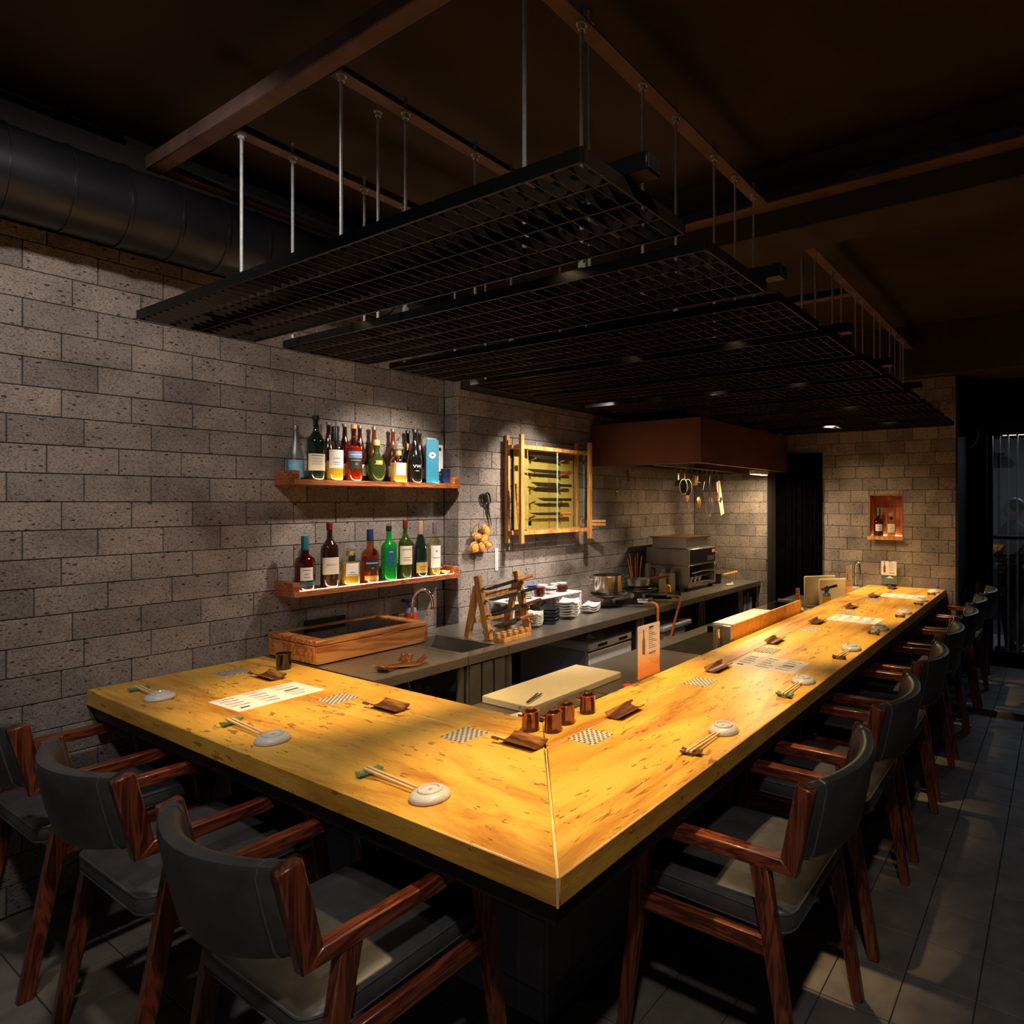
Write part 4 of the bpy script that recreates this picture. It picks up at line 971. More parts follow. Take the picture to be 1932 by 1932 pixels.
bowl('striped_bowl', 2.20, 2.03, zr, 0.042, 0.048, 'porcelain', 'square-looking white bowl with blue stripes on the rack', 'navy_glaze')
bowl('white_bowl', 2.235, 2.14, zr, 0.04, 0.05, 'porcelain', 'white bowl at the back of the rack beside the blue bowls')
bowl('spoon_bowl', 2.36, 2.135, zr, 0.036, 0.045, 'porcelain', 'white bowl at the far back end of the rack')
bowl('porcelain_boat', 2.33, 2.05, zr + 0.0395, 0.036, 0.02, 'porcelain', 'shallow white dish on top of the reddish plates')
tag(MB().box(1.86, 1.99, 2.02, 2.08, KT, KT + 0.05).build('wood_tray', 'red_glaze', bev=0.004), 'brown wooden box beneath the white rack behind the knives', 'box')
# --- burners, pot and pan
def burner(x, y, lab):
    t = thing('gas_burner', lab, 'burner', (x, y, KT), 0, 'gas burners')
    MB().lathe([(0.05, 0.0), (0.055, 0.01), (0.03, 0.03), (0.03, 0.05), (0.10, 0.075), (0.135, 0.085), (0.137, 0.09), (0.10, 0.084), (0.02, 0.07), (0.004, 0.07)], n=32).build('bowl', 'steel_dark', t)
    MB().tube([(0.10*math.cos(a*PI/12), 0.10*math.sin(a*PI/12), 0.092) for a in range(24)], 0.007, 8, True).build('pan_ring', 'black_steel', t)
    for k in range(4):
        a = PI/4 + k*PI/2
        MB().bar((0.03*math.cos(a), 0.03*math.sin(a), 0.094), (0.115*math.cos(a), 0.115*math.sin(a), 0.094), 0.008, 0.008).build('prong', 'black_steel', t)
    MB().bar((0.02, -0.05, 0.03), (0.10, -0.22, 0.03), 0.03, 0.025).build('gas_arm', 'black_steel', t)
    MB().cyl((0.085, -0.19, 0.045), (0.115, -0.255, 0.045), 0.020, n=16).build('valve', 'chrome', t)
    MB().cyl((0.115, -0.255, 0.045), (0.128, -0.282, 0.045), 0.024, n=16).build('valve_knob', 'black_plastic', t)
    MB().lathe([(0.05, 0.0), (0.10, 0.0), (0.10, 0.006), (0.05, 0.006)], n=24).build('base', 'black_steel', t)
burner(2.55, 1.835, 'gas burner under the big steel pot')
burner(2.86, 1.80, 'gas burner under the small saucepan')
t = thing('stock_pot', 'polished steel pot with two loop handles on the burner', 'pot', (2.55, 1.835, KT + 0.099))
MB().lathe([(0.004, 0), (0.097, 0), (0.102, 0.006), (0.102, 0.110), (0.106, 0.113), (0.106, 0.116), (0.099, 0.115), (0.099, 0.008), (0.004, 0.006)], n=40).build('body', 'pot_steel', t)
for s, a0 in ((-1, 2.3), (1, -0.85)):
    c, sn = math.cos(a0), math.sin(a0)
    P = []
    for k in range(11):
        q = -1 + k/5; r = 0.103 + 0.032*(1 - q*q)
        P.append((r*c - 0.035*q*sn, r*sn + 0.035*q*c, 0.088 + 0.022*(1 - q*q)))
    MB().tube(P, 0.004, 8).build('handle', 'chrome', t)
t = thing('ladle', 'long ladle standing in the big steel pot', 'ladle', (2.55, 1.835, KT + 0.110))
MB().tube([(-0.02, 0.05, 0.0), (0.06, 0.02, 0.02), (0.17, -0.02, 0.045)], 0.0035, 8).build('handle', 'aluminium', t); MB().ell((-0.03, 0.055, -0.01), 0.024, 0.024, 0.013).build('cup', 'aluminium', t)
t = thing('saucepan', 'hammered aluminium saucepan with a wooden handle on the right burner', 'saucepan', (2.86, 1.80, KT + 0.099), -0.62)
MB().lathe([(0.004, 0), (0.055, 0.002), (0.075, 0.014), (0.083, 0.058), (0.080, 0.058), (0.072, 0.016), (0.052, 0.005), (0.004, 0.004)], n=36).build('pan', 'aluminium', t)
MB().bar((0.08, 0, 0.048), (0.11, 0, 0.054), 0.016, 0.012).build('socket', 'aluminium', t)
MB().cyl((0.105, 0, 0.053), (0.235, 0, 0.068), 0.0095, 0.0125, n=12).build('handle', 'handle_wood', t)
# orange gas hoses
def hose(P, lab):
    t = thing('gas_hose', lab, 'hose')
    Q = [Vector(p) for p in P]; S = []
    for i in range(len(Q) - 1):
        p0, p1, p2, p3 = Q[max(i-1, 0)], Q[i], Q[i+1], Q[min(i+2, len(Q)-1)]
        for k in range(8):
            u = k/8
            S.append(0.5*((2*p1) + (p2 - p0)*u + (2*p0 - 5*p1 + 4*p2 - p3)*u*u + (3*p1 - p0 - 3*p2 + p3)*u**3))
    S.append(Q[-1])
    MB().tube(S, 0.009, 10).build('tube', 'orange_hose', t)
    MB().cyl(S[0], S[1], 0.0125).build('clamp', 'chrome', t)
hose([(2.655, 1.585, 0.785), (2.652, 1.505, 0.77), (2.64, 1.49, 0.66), (2.63, 1.49, 0.5), (2.62, 1.50, 0.3), (2.62, 1.51, 0.02)], 'orange gas hose hanging from the left burner valve')
hose([(2.965, 1.545, 0.79), (2.93, 1.49, 0.775), (2.86, 1.485, 0.66), (2.80, 1.49, 0.52), (2.72, 1.50, 0.3), (2.70, 1.51, 0.02)], 'orange gas hose curving down from the right burner valve')
# --- grill oven with wire basket
t = thing('grill_oven', 'steel salamander grill oven on the worktop under the hood', 'oven', (3.43, 1.715, KT))
OW, OD = 0.46, 0.40
MB().box(0, OW, 0, OD, 0.03, 0.05).build('floor_pan', 'steel_dark', t); MB().box(0, OW, 0.0, OD, 0.20, 0.335).build('top_case', 'steel', t, bev=0.004)
for x in (0, OW - 0.02): MB().box(x, x + 0.02, 0, OD, 0.0505, 0.1995).build('side_wall', 'steel', t, bev=0.002)
MB().box(0.0205, OW - 0.0205, OD - 0.02, OD, 0.0505, 0.1995).build('back_wall', 'matt_black', t)
for x in (0.02, OW - 0.05):
    for y in (0.02, OD - 0.05): MB().box(x, x + 0.03, y, y + 0.03, 0, 0.0298).build('foot', 'black_steel', t)
MB().box(0.03, OW - 0.02, -0.004, -0.0005, 0.215, 0.325).build('control_panel', 'black_steel', t)
MB().box(0.30, 0.42, -0.006, -0.0042, 0.225, 0.265).build('plate', 'aluminium', t); MB().box(0.38, 0.43, -0.006, -0.0042, 0.29, 0.315).build('badge', 'ink_red', t)
MB().tube([(0.03, -0.02, 0.145), (0.20, -0.03, 0.155), (0.47, -0.05, 0.143)], 0.006, 8).build('handle', 'chrome', t)
for k in range(12): MB().cyl((0.025 + 0.037*k, 0.01, 0.105), (0.025 + 0.037*k, OD - 0.03, 0.105), 0.003, n=6).build('rack_bar', 'aluminium', t)
MB().cyl((OW + 0.0, 0.03, 0.17), (OW + 0.03, 0.02, 0.17), 0.018, n=14).build('knob', 'black_plastic', t)
t = thing('wire_basket', 'rectangular wire grill basket on top of the oven', 'basket', (3.45, 1.74, KT + 0.337))
for z, r in ((0.004, 0.0), (0.085, 0.012)):
    MB().tube([(0 - r, 0 - r, z), (0.36 + r, 0 - r, z), (0.36 + r, 0.33 + r, z), (0 - r, 0.33 + r, z)], 0.004, 6, True).build('rim', 'aluminium', t, ang=60)
for k in range(11): MB().cyl((0.036*k, 0, 0.004), (0.036*k, 0.33, 0.004), 0.002, n=6).build('wire', 'aluminium', t)
MB().box(0.005, 0.355, 0.003, 0.006, 0.008, 0.08).build('side_plate', 'aluminium', t); MB().box(-0.002, 0.001, 0.005, 0.325, 0.008, 0.08).build('side_plate', 'aluminium', t)
MB().box(-0.03, 0.40, -0.02, 0.35, 0.0895, 0.0925).build('grid_top', 'brass', t)
for k in range(3): bowl('metal_cup', 3.60 + 0.07*k, 1.80, KT + 0.0505, 0.028, 0.045, 'aluminium', ('left', 'middle', 'right')[k] + ' small metal cup inside the grill oven')
# --- bottles, chopsticks jar and thermos left of the oven
def squeeze(x, y, lab):
    t = thing('squeeze_bottle', lab, 'bottle', (x, y, KT), 0, 'sauce squeeze bottles')
    MB().lathe([(0.004, 0), (0.027, 0), (0.029, 0.004), (0.029, 0.12), (0.024, 0.132)], n=20).build('body', 'board_cream', t)
    MB().lathe([(0.026, 0.130), (0.026, 0.148), (0.008, 0.156), (0.003, 0.188), (0.001, 0.188)], n=20).build('cap', 'plastic_white', t)
squeeze(3.30, 1.875, 'left cream squeeze bottle beside the grill oven'); squeeze(3.375, 1.835, 'middle cream squeeze bottle beside the grill oven'); squeeze(3.375, 1.905, 'rear cream squeeze bottle beside the grill oven')
t = thing('tool_jar', 'white jar holding orange and red cooking chopsticks behind the saucepan', 'jar', (3.16, 2.02, KT))
MB().lathe([(0.004, 0), (0.05, 0), (0.055, 0.10), (0.058, 0.11), (0.05, 0.11), (0.046, 0.008), (0.004, 0.006)], n=24).build('jar', 'plastic_white', t)
for k, (dx, dy, mt) in enumerate(((-0.08, 0.03, 'orange_hose'), (-0.05, -0.02, 'red_plastic'), (-0.03, 0.05, 'orange_hose'), (0.0, 0.02, 'red_plastic'), (0.02, -0.03, 'orange_hose'), (0.05, 0.03, 'handle_wood'))):
    o = MB().cyl((3.16 + dx*0.3, 2.02 + dy*0.3, KT + 0.012), (3.16 + dx, 2.02 + dy, KT + 0.27 + 0.02*(k % 3)), 0.0045, 0.003, n=8).build('cooking_chopstick', mt)
    tag(o, ('leftmost', 'second', 'third', 'fourth', 'fifth', 'rightmost')[k] + ' cooking chopstick in the white jar behind the saucepan', 'chopstick', 'cooking chopsticks in the jar')
t = thing('steel_flask', 'tall steel flask with loop handle beside the chopstick jar', 'flask', (3.27, 1.99, KT))
MB().lathe([(0.004, 0), (0.030, 0), (0.030, 0.16), (0.026, 0.20), (0.026, 0.225), (0.004, 0.227)], n=24).build('body', 'steel', t)
MB().tube([(0.028, -0.01, 0.19), (0.062, -0.02, 0.18), (0.066, -0.02, 0.13), (0.03, -0.01, 0.09)], 0.005, 8).build('handle', 'black_plastic', t)
tag(MB().lathe([(0.004, 0), (0.022, 0), (0.022, 0.07), (0.012, 0.08), (0.004, 0.082)], (3.20, 1.76, KT), 20).build('spice_jar', 'can_yellow'), 'small yellow spice jar in front of the squeeze bottles', 'jar')
t = thing('small_pan', 'small dark pan with yellow wooden handle right of the grill oven', 'pan', (4.02, 1.80, KT), -0.55)
MB().lathe([(0.004, 0), (0.06, 0), (0.068, 0.075), (0.065, 0.075), (0.056, 0.006), (0.004, 0.004)], n=28).build('pan', 'black_steel', t)
MB().cyl((0.066, 0, 0.065), (0.10, 0, 0.07), 0.008).build('socket', 'rust_steel', t); MB().cyl((0.095, 0, 0.069), (0.235, 0, 0.085), 0.011, 0.014).build('handle', 'pale_wood', t)
t = thing('white_spoon_rest', 'white oval spoon rest on the worktop in front of the oven', 'spoon rest', (3.99, 1.63, KT))
MB().ell((0, 0, 0.006), 0.05, 0.03, 0.006).build('dish', 'porcelain', t); MB().bar((0.04, 0.0, 0.008), (0.10, 0.03, 0.012), 0.012, 0.006).build('handle', 'porcelain', t)
# --- fridge, bin and cord below
t = thing('small_fridge', 'white low freezer under the steel worktop', 'fridge', (2.03, 1.575, 0))
MB().box(0, 0.43, 0.022, 0.56, 0.03, 0.575).build('body', 'plastic_grey', t, bev=0.006); MB().box(0, 0.43, 0.0, 0.02, 0.03, 0.565).build('door', 'plastic_white', t, bev=0.004)
MB().box(-0.002, 0.432, -0.002, 0.56, 0.5755, 0.628).build('lid', 'plastic_white', t, bev=0.006)
for x in (0.08, 0.29): MB().box(x, x + 0.09, -0.0045, -0.0022, 0.592, 0.607).build('handle_slot', 'black_plastic', t)
for x in (0.02, 0.38):
    for y in (0.04, 0.5): MB().box(x, x + 0.03, y, y + 0.03, 0, 0.0298).build('foot', 'black_plastic', t)
cl = MB(); R = []
for k in range(10):
    u = k/9; R.append([(0.13*u - 0.065, 0.055*math.cos(a*PI/5) * (0.6 + 0.4*math.sin(u*PI)), 0.002 + max(0, 0.028*math.sin(a*PI/5)*(0.6 + 0.5*math.sin(5*u + a)))) for a in range(10)])
t = thing('folded_towel', 'crumpled white towel lying on the white freezer', 'towel', (2.19, 1.66, 0.6285), 0.3); cl.ring_loft(R).build('cloth', 'cloth_white', t, ang=80)
t = thing('plastic_bin', 'white plastic bin with a wide lid under the stove', 'bin', (2.80, 1.545, 0))
MB().prism([(0.0, 0.0), (0.30, 0.0), (0.30, 0.32), (0.0, 0.32)], 0.0, 0.56).build('body', 'plastic_white', t, bev=0.02, seg=3); MB().box(-0.03, 0.36, -0.02, 0.34, 0.561, 0.60).build('lid', 'plastic_grey', t, bev=0.012, seg=3)
MB().box(-0.13, -0.01, 0.02, 0.30, 0.0, 0.57).build('side_box', 'plastic_grey', t, bev=0.01)
hs = thing('power_cord', 'black power cord hanging against the stone wall under the worktop', 'cord')
MB().tube([(1.50, 2.195, 0.58), (1.58, 2.195, 0.55), (1.64, 2.195, 0.50), (1.76, 2.195, 0.38), (1.86, 2.19, 0.25), (1.95, 2.19, 0.1)], 0.006, 8).build('cable', 'black_plastic', hs)
# ================================================================== prep counter behind the bar
PTZ = 0.62
t = thing('prep_table', 'low steel prep table behind the bar with cutting board on it', 'prep table')
MB().box(0.70, 2.11, 0.632, 1.272, PTZ - 0.004, PTZ).build('top', 'steel_dark', t, ang=0); MB().box(0.70, 2.11, 1.268, 1.272, PTZ - 0.05, PTZ - 0.0042).build('lip', 'steel_dark', t, ang=0)
MB().box(0.72, 2.10, 0.65, 1.24, 0.05, PTZ - 0.055).build('cabinet', 'steel_dark', t); 
for x in (0.75, 2.05):
    for y in (0.68, 1.2): MB().box(x, x + 0.03, y, y + 0.03, 0, 0.0498).build('foot', 'black_steel', t)
t = thing('prep_sink', 'wide steel prep sink behind the bar', 'sink')
MB().box(2.115, 2.87, 0.632, 0.80, PTZ - 0.004, PTZ).build('rim', 'steel_dark', t, ang=0); MB().box(2.115, 2.87, 1.16, 1.272, PTZ - 0.004, PTZ).build('rim', 'steel', t, ang=0)
MB().box(2.115, 2.14, 0.80, 1.16, PTZ - 0.004, PTZ).build('rim', 'steel', t, ang=0); MB().box(2.84, 2.87, 0.80, 1.16, PTZ - 0.004, PTZ).build('rim', 'steel', t, ang=0)
MB().box(2.14, 2.84, 0.80, 1.16, 0.40, 0.404).build('basin_floor', 'steel_dark', t, ang=0)
m = MB(); m.box(2.138, 2.14, 0.80, 1.16, 0.40, 0.6155); m.box(2.84, 2.842, 0.80, 1.16, 0.40, 0.6155); m.box(2.14, 2.84, 0.798, 0.80, 0.40, 0.6155); m.box(2.14, 2.84, 1.16, 1.162, 0.40, 0.6155); m.build('basin_walls', 'steel', t, ang=0)
MB().box(2.12, 2.86, 0.65, 0.79, 0.0, 0.61).build('stand', 'steel_dark', t); MB().box(2.12, 2.86, 1.17, 1.25, 0.0, 0.61).build('stand', 'steel_dark', t)
t = thing('far_prep_table', 'dark steel table behind the far part of the bar', 'prep table')
MB().box(2.875, 4.58, 0.632, 1.272, PTZ - 0.004, PTZ).build('top', 'steel_dark', t, ang=0); MB().box(2.90, 4.56, 0.65, 1.24, 0.0, PTZ - 0.005).build('cabinet', 'matt_black', t)
t = thing('cutting_board', 'large cream plastic cutting board on the steel prep table', 'cutting board', (0.944, 0.985, PTZ))
MB().box(0, 0.60, 0, 0.278, 0, 0.031).build('board', 'board_cream', t, bev=0.004)
for x in (0.0, 0.60): MB().cyl((x, 0.06, 0.016), (x + (0.001 if x else -0.001), 0.06, 0.016), 0.006).build('hole_plug', 'ink_grey', t)
t = thing('sushi_tray', 'dark wooden tray in front of the cream cutting board', 'tray', (0.86, 0.83, PTZ))
MB().box(0, 0.40, 0, 0.150, 0.0, 0.022).build('slab', 'lacquer_dark', t, bev=0.006, seg=2); MB().box(0.02, 0.38, 0.015, 0.135, 0.0222, 0.024).build('inset', 'steel_dark', t)
t = thing('towel_strip', 'white folded cloth at the left end of the cutting board', 'cloth', (0.80, 0.96, PTZ), -0.25)
MB().box(0, 0.13, 0, 0.05, 0, 0.02).build('cloth', 'cloth_white', t, bev=0.006, seg=2); MB().box(0.0, 0.128, 0.002, 0.048, 0.0202, 0.026).build('fold', 'cloth_white', t, bev=0.003)
t = thing('tongs', 'small steel tongs lying on the cutting board edge', 'tongs', (0.965, 1.02, PTZ + 0.032), 0.35)
for s in (-1, 1): MB().bar((0, s*0.004, 0.004), (0.115, s*0.009, 0.006), 0.010, 0.003).build('arm', 'chrome', t)
MB().cyl((0, -0.006, 0.004), (0, 0.006, 0.004), 0.005).build('hinge', 'chrome', t)
# jars by the menu stand
t = thing('spice_shaker', 'glass jar with a yellow cap behind the acrylic menu stand', 'jar', (1.335, 0.69, PTZ))
MB().lathe([(0.004, 0), (0.034, 0), (0.036, 0.004), (0.034, 0.05), (0.024, 0.105), (0.024, 0.118)], n=28).build('glass', 'jar_glass', t); MB().lathe([(0.004, 0.004), (0.032, 0.004), (0.031, 0.045), (0.004, 0.047)], n=24).build('salt', 'cloth_white', t)
MB().lathe([(0.004, 0.113), (0.027, 0.113), (0.028, 0.135), (0.024, 0.139), (0.004, 0.139)], n=28).build('cap', 'yellow_plastic', t)
for k, (dx, dy, mt, lab) in enumerate(((1.235, 0.685, 'red_plastic', 'red-capped shaker left of the yellow-capped jar'), (1.245, 0.735, 'red_plastic', 'red-capped shaker behind the green-capped one'), (1.19, 0.67, 'green_plastic', 'green-capped shaker in front of the cutting board'))):
    t = thing('shaker', lab, 'shaker', (dx, dy, PTZ), 0, 'small capped shakers')
    MB().lathe([(0.004, 0), (0.019, 0), (0.019, 0.05)], n=20).build('body', 'porcelain', t); MB().lathe([(0.02, 0.05), (0.021, 0.075), (0.018, 0.08), (0.004, 0.08)], n=20).build('cap', mt, t)
t = thing('red_dish', 'flat round red dish lying beside the shakers', 'dish', (1.13, 0.70, PTZ)); MB().lathe([(0.004, 0.02), (0.03, 0.02), (0.032, 0.016), (0.032, 0)], n=24).build('disc', 'red_plastic', t); MB().lathe([(0.004, 0.024), (0.01, 0.024), (0.011, 0.0205)], n=14).build('knob', 'red_plastic', t)
# --- cold display case with golden front
t = thing('cold_case', 'long cold case with a golden front panel behind the bar ledge', 'display case', (2.05, 0.640, PTZ))
MB().box(0.0, 0.97, 0.0, 0.012, 0.0, 0.205).build('front_panel', 'gold_panel', t); MB().box(-0.045, -0.002, -0.002, 0.10, 0.0, 0.205).build('end_post', 'steel', t, bev=0.004)
MB().box(-0.002, 0.97, 0.0125, 0.155, 0.0, 0.150).build('body', 'steel_dark', t); MB().box(-0.002, 0.97, 0.013, 0.155, 0.185, 0.190).build('top_glass', 'box_pane', t)
MB().box(-0.002, 0.97, 0.148, 0.155, 0.1502, 0.1848).build('back_panel', 'black_steel', t); MB().box(0.971, 0.985, 0.0, 0.155, 0.0, 0.20).build('end_post', 'steel', t)
MB().cyl((-0.06, 0.06, 0.04), (-0.06, 0.06, 0.19), 0.012).build('pipe', 'chrome', t)
t = thing('white_board', 'pale board lying on top of the cold case', 'board', (2.06, 0.656, PTZ + 0.1905)); MB().box(0, 0.52, 0, 0.115, 0, 0.012).build('board', 'board_cream', t, bev=0.003); MB().box(0.0, 0.51, 0.005, 0.11, 0.0122, 0.0135).build('film', 'paper', t)
# --- far end things behind the ledge
t = thing('tea_towel_rack', 'cream chopping boards standing on edge near the far tap', 'boards', (4.05, 0.86, PTZ), -0.75)
MB().box(0, 0.30, 0, 0.02, 0, 0.22).build('board', 'board_cream', t, bev=0.012, seg=3); MB().box(-0.10, 0.18, 0.06, 0.08, 0, 0.24).build('board', 'board_cream', t, bev=0.012, seg=3); MB().box(-0.12, 0.32, -0.03, 0.11, -0.0, 0.012).build('stand', 'steel_dark', t)
faucet(4.50, 0.70, PTZ, -2.4, 0.34, 'chrome gooseneck tap at the far end behind the bar', 0.09)
t = thing('ice_tub', 'white tub with a black scoop beside the far tap', 'tub', (4.38, 0.685, PTZ)); MB().lathe([(0.004, 0), (0.045, 0), (0.055, 0.13), (0.052, 0.13), (0.042, 0.006), (0.004, 0.005)], n=24).build('tub', 'plastic_white', t); MB().bar((0, 0, 0.06), (-0.06, 0.03, 0.23), 0.012, 0.008).build('scoop', 'black_plastic', t)
t = thing('tool_caddy', 'dark caddy with small tools at the end of the cold case', 'caddy', (3.14, 0.685, PTZ)); MB().box(-0.06, 0.06, -0.03, 0.03, 0, 0.09).build('box', 'black_plastic', t, bev=0.004)
MB().bar((-0.04, 0, 0.0905), (-0.05, 0, 0.27), 0.024, 0.008).build('spatula', 'handle_wood', t); MB().ell((0.02, 0, 0.115), 0.02, 0.02, 0.02).build('brush', 'pale_wood', t)
for k, (x, lab) in enumerate(((3.28, 'white'), (3.37, 'grey'), (3.46, 'brown'))):
    bowl('sauce_cup', x, 0.69, PTZ, 0.035, 0.09, ('porcelain', 'plastic_grey', 'red_glaze')[k], lab + ' tall cup in the row behind the far ledge')
t = thing('rolled_towels', 'rolled white towels on the table behind the far ledge', 'towels', (3.92, 0.73, PTZ)); 
for k in range(3): MB().cyl((-0.06, 0.03*k, 0.022), (0.08, 0.03*k, 0.022), 0.0145, n=14).build('roll', 'cloth_white', t)
MB().box(-0.08, 0.10, -0.02, 0.08, 0, 0.0075).build('plate', 'porcelain', t)
# ================================================================== bottle shelves
SX0, SX1, SY0, SY1 = 0.666, 1.592, 2.166, YW - 0.002
def shelf(zb, lab):
    t = thing('bottle_shelf', lab, 'shelf', (0, 0, zb), group='wooden bottle shelves')
    MB().box(SX0, SX1, SY0 + 0.012, SY1, 0.0, 0.026).build('board', 'shelf_wood', t, bev=0.002)
    MB().box(SX0 + 0.0, SX1, SY0, SY0 + 0.0115, 0.0, 0.0262).build('front_lip', 'shelf_wood', t, bev=0.002)
    MB().box(SX0, SX0 + 0.032, SY0 + 0.012, SY1, 0.0262, 0.066).build('end_block', 'shelf_wood', t, bev=0.002)
    MB().box(SX1 - 0.030, SX1, SY0 + 0.012, SY1, 0.0262, 0.066).build('end_block', 'shelf_wood', t, bev=0.002)
    MB().box(SX0 + 0.034, SX1 - 0.032, SY0 + 0.0125, SY0 + 0.024, 0.0261, 0.0264).build('led_strip', 'led_strip', t)
    return zb + 0.0265
zu = shelf(1.536, 'upper wooden wall shelf crowded with liquor bottles')
zl = shelf(1.022, 'lower wooden wall shelf with a bright light strip and eight bottles')
NF = 0.30
def label_patch(prof_r, z0, z1, half, off, n=10, sq=0.0, a0=-PI/2):
    m = MB(); R = []
    ins, out = [], []
    for k in range(n + 1):
        t = a0 - half + 2*half*k/n; q = 1.0
        if sq: q = 1 + sq*(1/max(abs(math.cos(t)), abs(math.sin(t))) - 1)
        ins.append((math.cos(t)*(prof_r + off*0.3)*q, math.sin(t)*(prof_r + off*0.3)*q)); out.append((math.cos(t)*(prof_r + off)*q, math.sin(t)*(prof_r + off)*q))
    loop = ins + out[::-1]
    return m.ring_loft([[(x, y, z0) for x, y in loop], [(x, y, z1) for x, y in loop]])
def wrap_text(body, size, r, z, off, sq=False):
    tv, tf = text_geo(body, size)
    if sq: return MB().add([(x, -(r + off), z + y) for x, y, q in tv], tf)
    return MB().add([(math.sin(x/r)*(r + off), -math.cos(x/r)*(r + off), z + y) for x, y, q in tv], tf)
def bottle(x, y, z, h, r, lab, glass, cap, kind='round', liq=None, fill=0.55, labels=(), texts=(), rz=-0.30, grp='liquor bottles on the shelves', caph=0.14, sq=0.0, stopper=None, sx=1.0, sy=1.0):
    t = thing('liquor_bottle', lab, 'bottle', (x, y, z), rz, grp)
    nr = r*NF
    if kind == 'round':   P = [(0.004, 0), (r*0.92, 0), (r, 0.006), (r, h*0.58), (r*0.93, h*0.635), (r*0.6, h*0.69), (nr*1.1, h*0.75), (nr, h*0.82), (nr, h*(1-0.01))]
    elif kind == 'sloped': P = [(0.004, 0), (r*0.92, 0), (r, 0.006), (r, h*0.42), (r*0.9, h*0.52), (r*0.62, h*0.64), (nr*1.25, h*0.76), (nr, h*0.86), (nr, h*(1-0.01))]
    elif kind == 'squat':  P = [(0.004, 0), (r*0.94, 0), (r, 0.006), (r, h*0.50), (r*0.9, h*0.58), (r*0.5, h*0.635), (nr*1.3, h*0.67), (nr*1.2, h*0.80), (nr*1.2, h*0.90)]
    elif kind == 'decanter': P = [(0.004, 0), (r*0.95, 0), (r, 0.006), (r, h*0.56), (r*0.8, h*0.64), (r*0.42, h*0.70), (r*0.36, h*0.80), (r*0.36, h*0.82)]
    elif kind == 'globe':  P = [(0.004, 0), (r*0.55, 0), (r*0.8, h*0.08), (r, h*0.26), (r*0.95, h*0.42), (r*0.65, h*0.56), (nr*1.1, h*0.66), (nr, h*0.80), (nr*1.2, h*0.86)]
    b_ = MB().lathe(P, n=24, sq=sq, sx=sx, sy=sy).build('glass', glass, t, ang=40)
    if liq:
        k = 0.93; zt = h*fill; Q = [(0.004, 0.004), (r*0.86, 0.004), (r*k, 0.01)]
        rr = r*k
        body_top = {'round': 0.58, 'sloped': 0.42, 'squat': 0.50, 'decanter': 0.56, 'globe': 0.3}[kind]*h
        Q += [(rr, min(zt, body_top))]
        if zt > body_top: Q += [(rr*0.85, (zt + body_top)/2), (rr*0.6, zt)]
        Q += [(0.004, Q[-1][1] + 0.0002)]
        MB().lathe(Q, n=24, sq=sq, sx=sx, sy=sy).build('liquor', liq, t, ang=40)
    if stopper:
        MB().lathe([(r*0.30, h*0.825), (r*0.36, h*0.835), (r*0.62, h*0.87), (r*0.62, h*0.92), (r*0.5, h*0.93), (r*0.5, h), (0.004, h)], n=24, sq=0.0).build('stopper', stopper, t, ang=30)
        MB().lathe([(r*0.38, h*0.70), (r*0.40, h*0.76), (r*0.38, h*0.815)], n=24).build('neck_ring', cap, t)
    elif cap:
        cr = nr*1.25
        zc = h*(1 - caph)
        MB().lathe([(nr*1.05, zc), (cr, zc + 0.002), (cr, h - 0.004), (cr*0.9, h), (0.003, h)], n=20).build('cap', cap, t, ang=40)
    for (mt, z0, z1, half) in labels:
        label_patch(r*(max(sx, sy) if sq == 0 else 1.0), h*z0, h*z1, half, 0.0012, sq=sq).build('label', mt, t, ang=50)
    for (body, size, zz, mt) in texts:
        if not body:
            label_patch(r, h*zz - 0.0012, h*zz + 0.0012, size, 0.002, sq=sq).build('printed_line', mt, t, ang=50); continue
        wrap_text(body, size, r, h*zz, 0.0022, sq > 0.3).build('lettering', mt, t, ang=0)
    return t
yb, yf = 2.298, 2.225
US = 'bottles on the upper shelf'; LS2 = 'bottles on the lower shelf'
bottle(0.737, 2.288, zu, 0.255, 0.034, 'frosted pale bottle with a blue picture label, leftmost on the upper shelf', 'frosted', 'foil_grey', 'sloped', None, labels=(('label_sky', 0.04, 0.36, 1.2),), grp=US, caph=0.09)
bottle(0.796, yf, zu, 0.305, 0.038, 'tall black-green bottle with cream label on the upper shelf', 'glass_darkgreen', 'matt_black', 'round', None, labels=(('label_cream', 0.14, 0.40, 1.1),), texts=(('', 0.7, 0.37, 'ink'), ('', 0.5, 0.32, 'ink_grey'), ('', 0.6, 0.28, 'ink_grey'), ('', 0.6, 0.24, 'ink_grey')), grp=US, caph=0.07)
bottle(0.888, yf, zu, 0.262, 0.040, 'clear bottle of yellow whisky with white label and black neck on the upper shelf', 'clear_bottle', 'black_plastic', 'round', 'whisky_yellow', 0.36, (('label_white', 0.22, 0.56, 0.85),), (('CHITA', 0.010, 0.40, 'ink'), ('', 0.4, 0.33, 'ink_brown'), ('', 0.3, 0.29, 'ink_grey')), grp=US, caph=0.28)
bottle(0.985, yf, zu, 0.282, 0.039, 'amber whisky bottle with blue and black label and cork cap on the upper shelf', 'amber_glass', 'cork', 'round', 'whisky_amber', 0.62, (('label_blue', 0.40, 0.52, 0.9), ('label_black', 0.20, 0.40, 0.9)), (('', 0.7, 0.46, 'label_white'), ('', 0.6, 0.36, 'label_gold'), ('18', 0.014, 0.29, 'label_gold')), grp=US, caph=0.08)
bottle(1.108, 2.226, zu, 0.215, 0.046, 'round dark green bottle with pleated sides on the upper shelf', 'glass_olive', 'label_gold', 'globe', None, labels=(('label_gold', 0.40, 0.50, 0.35),), grp=US, caph=0.14)
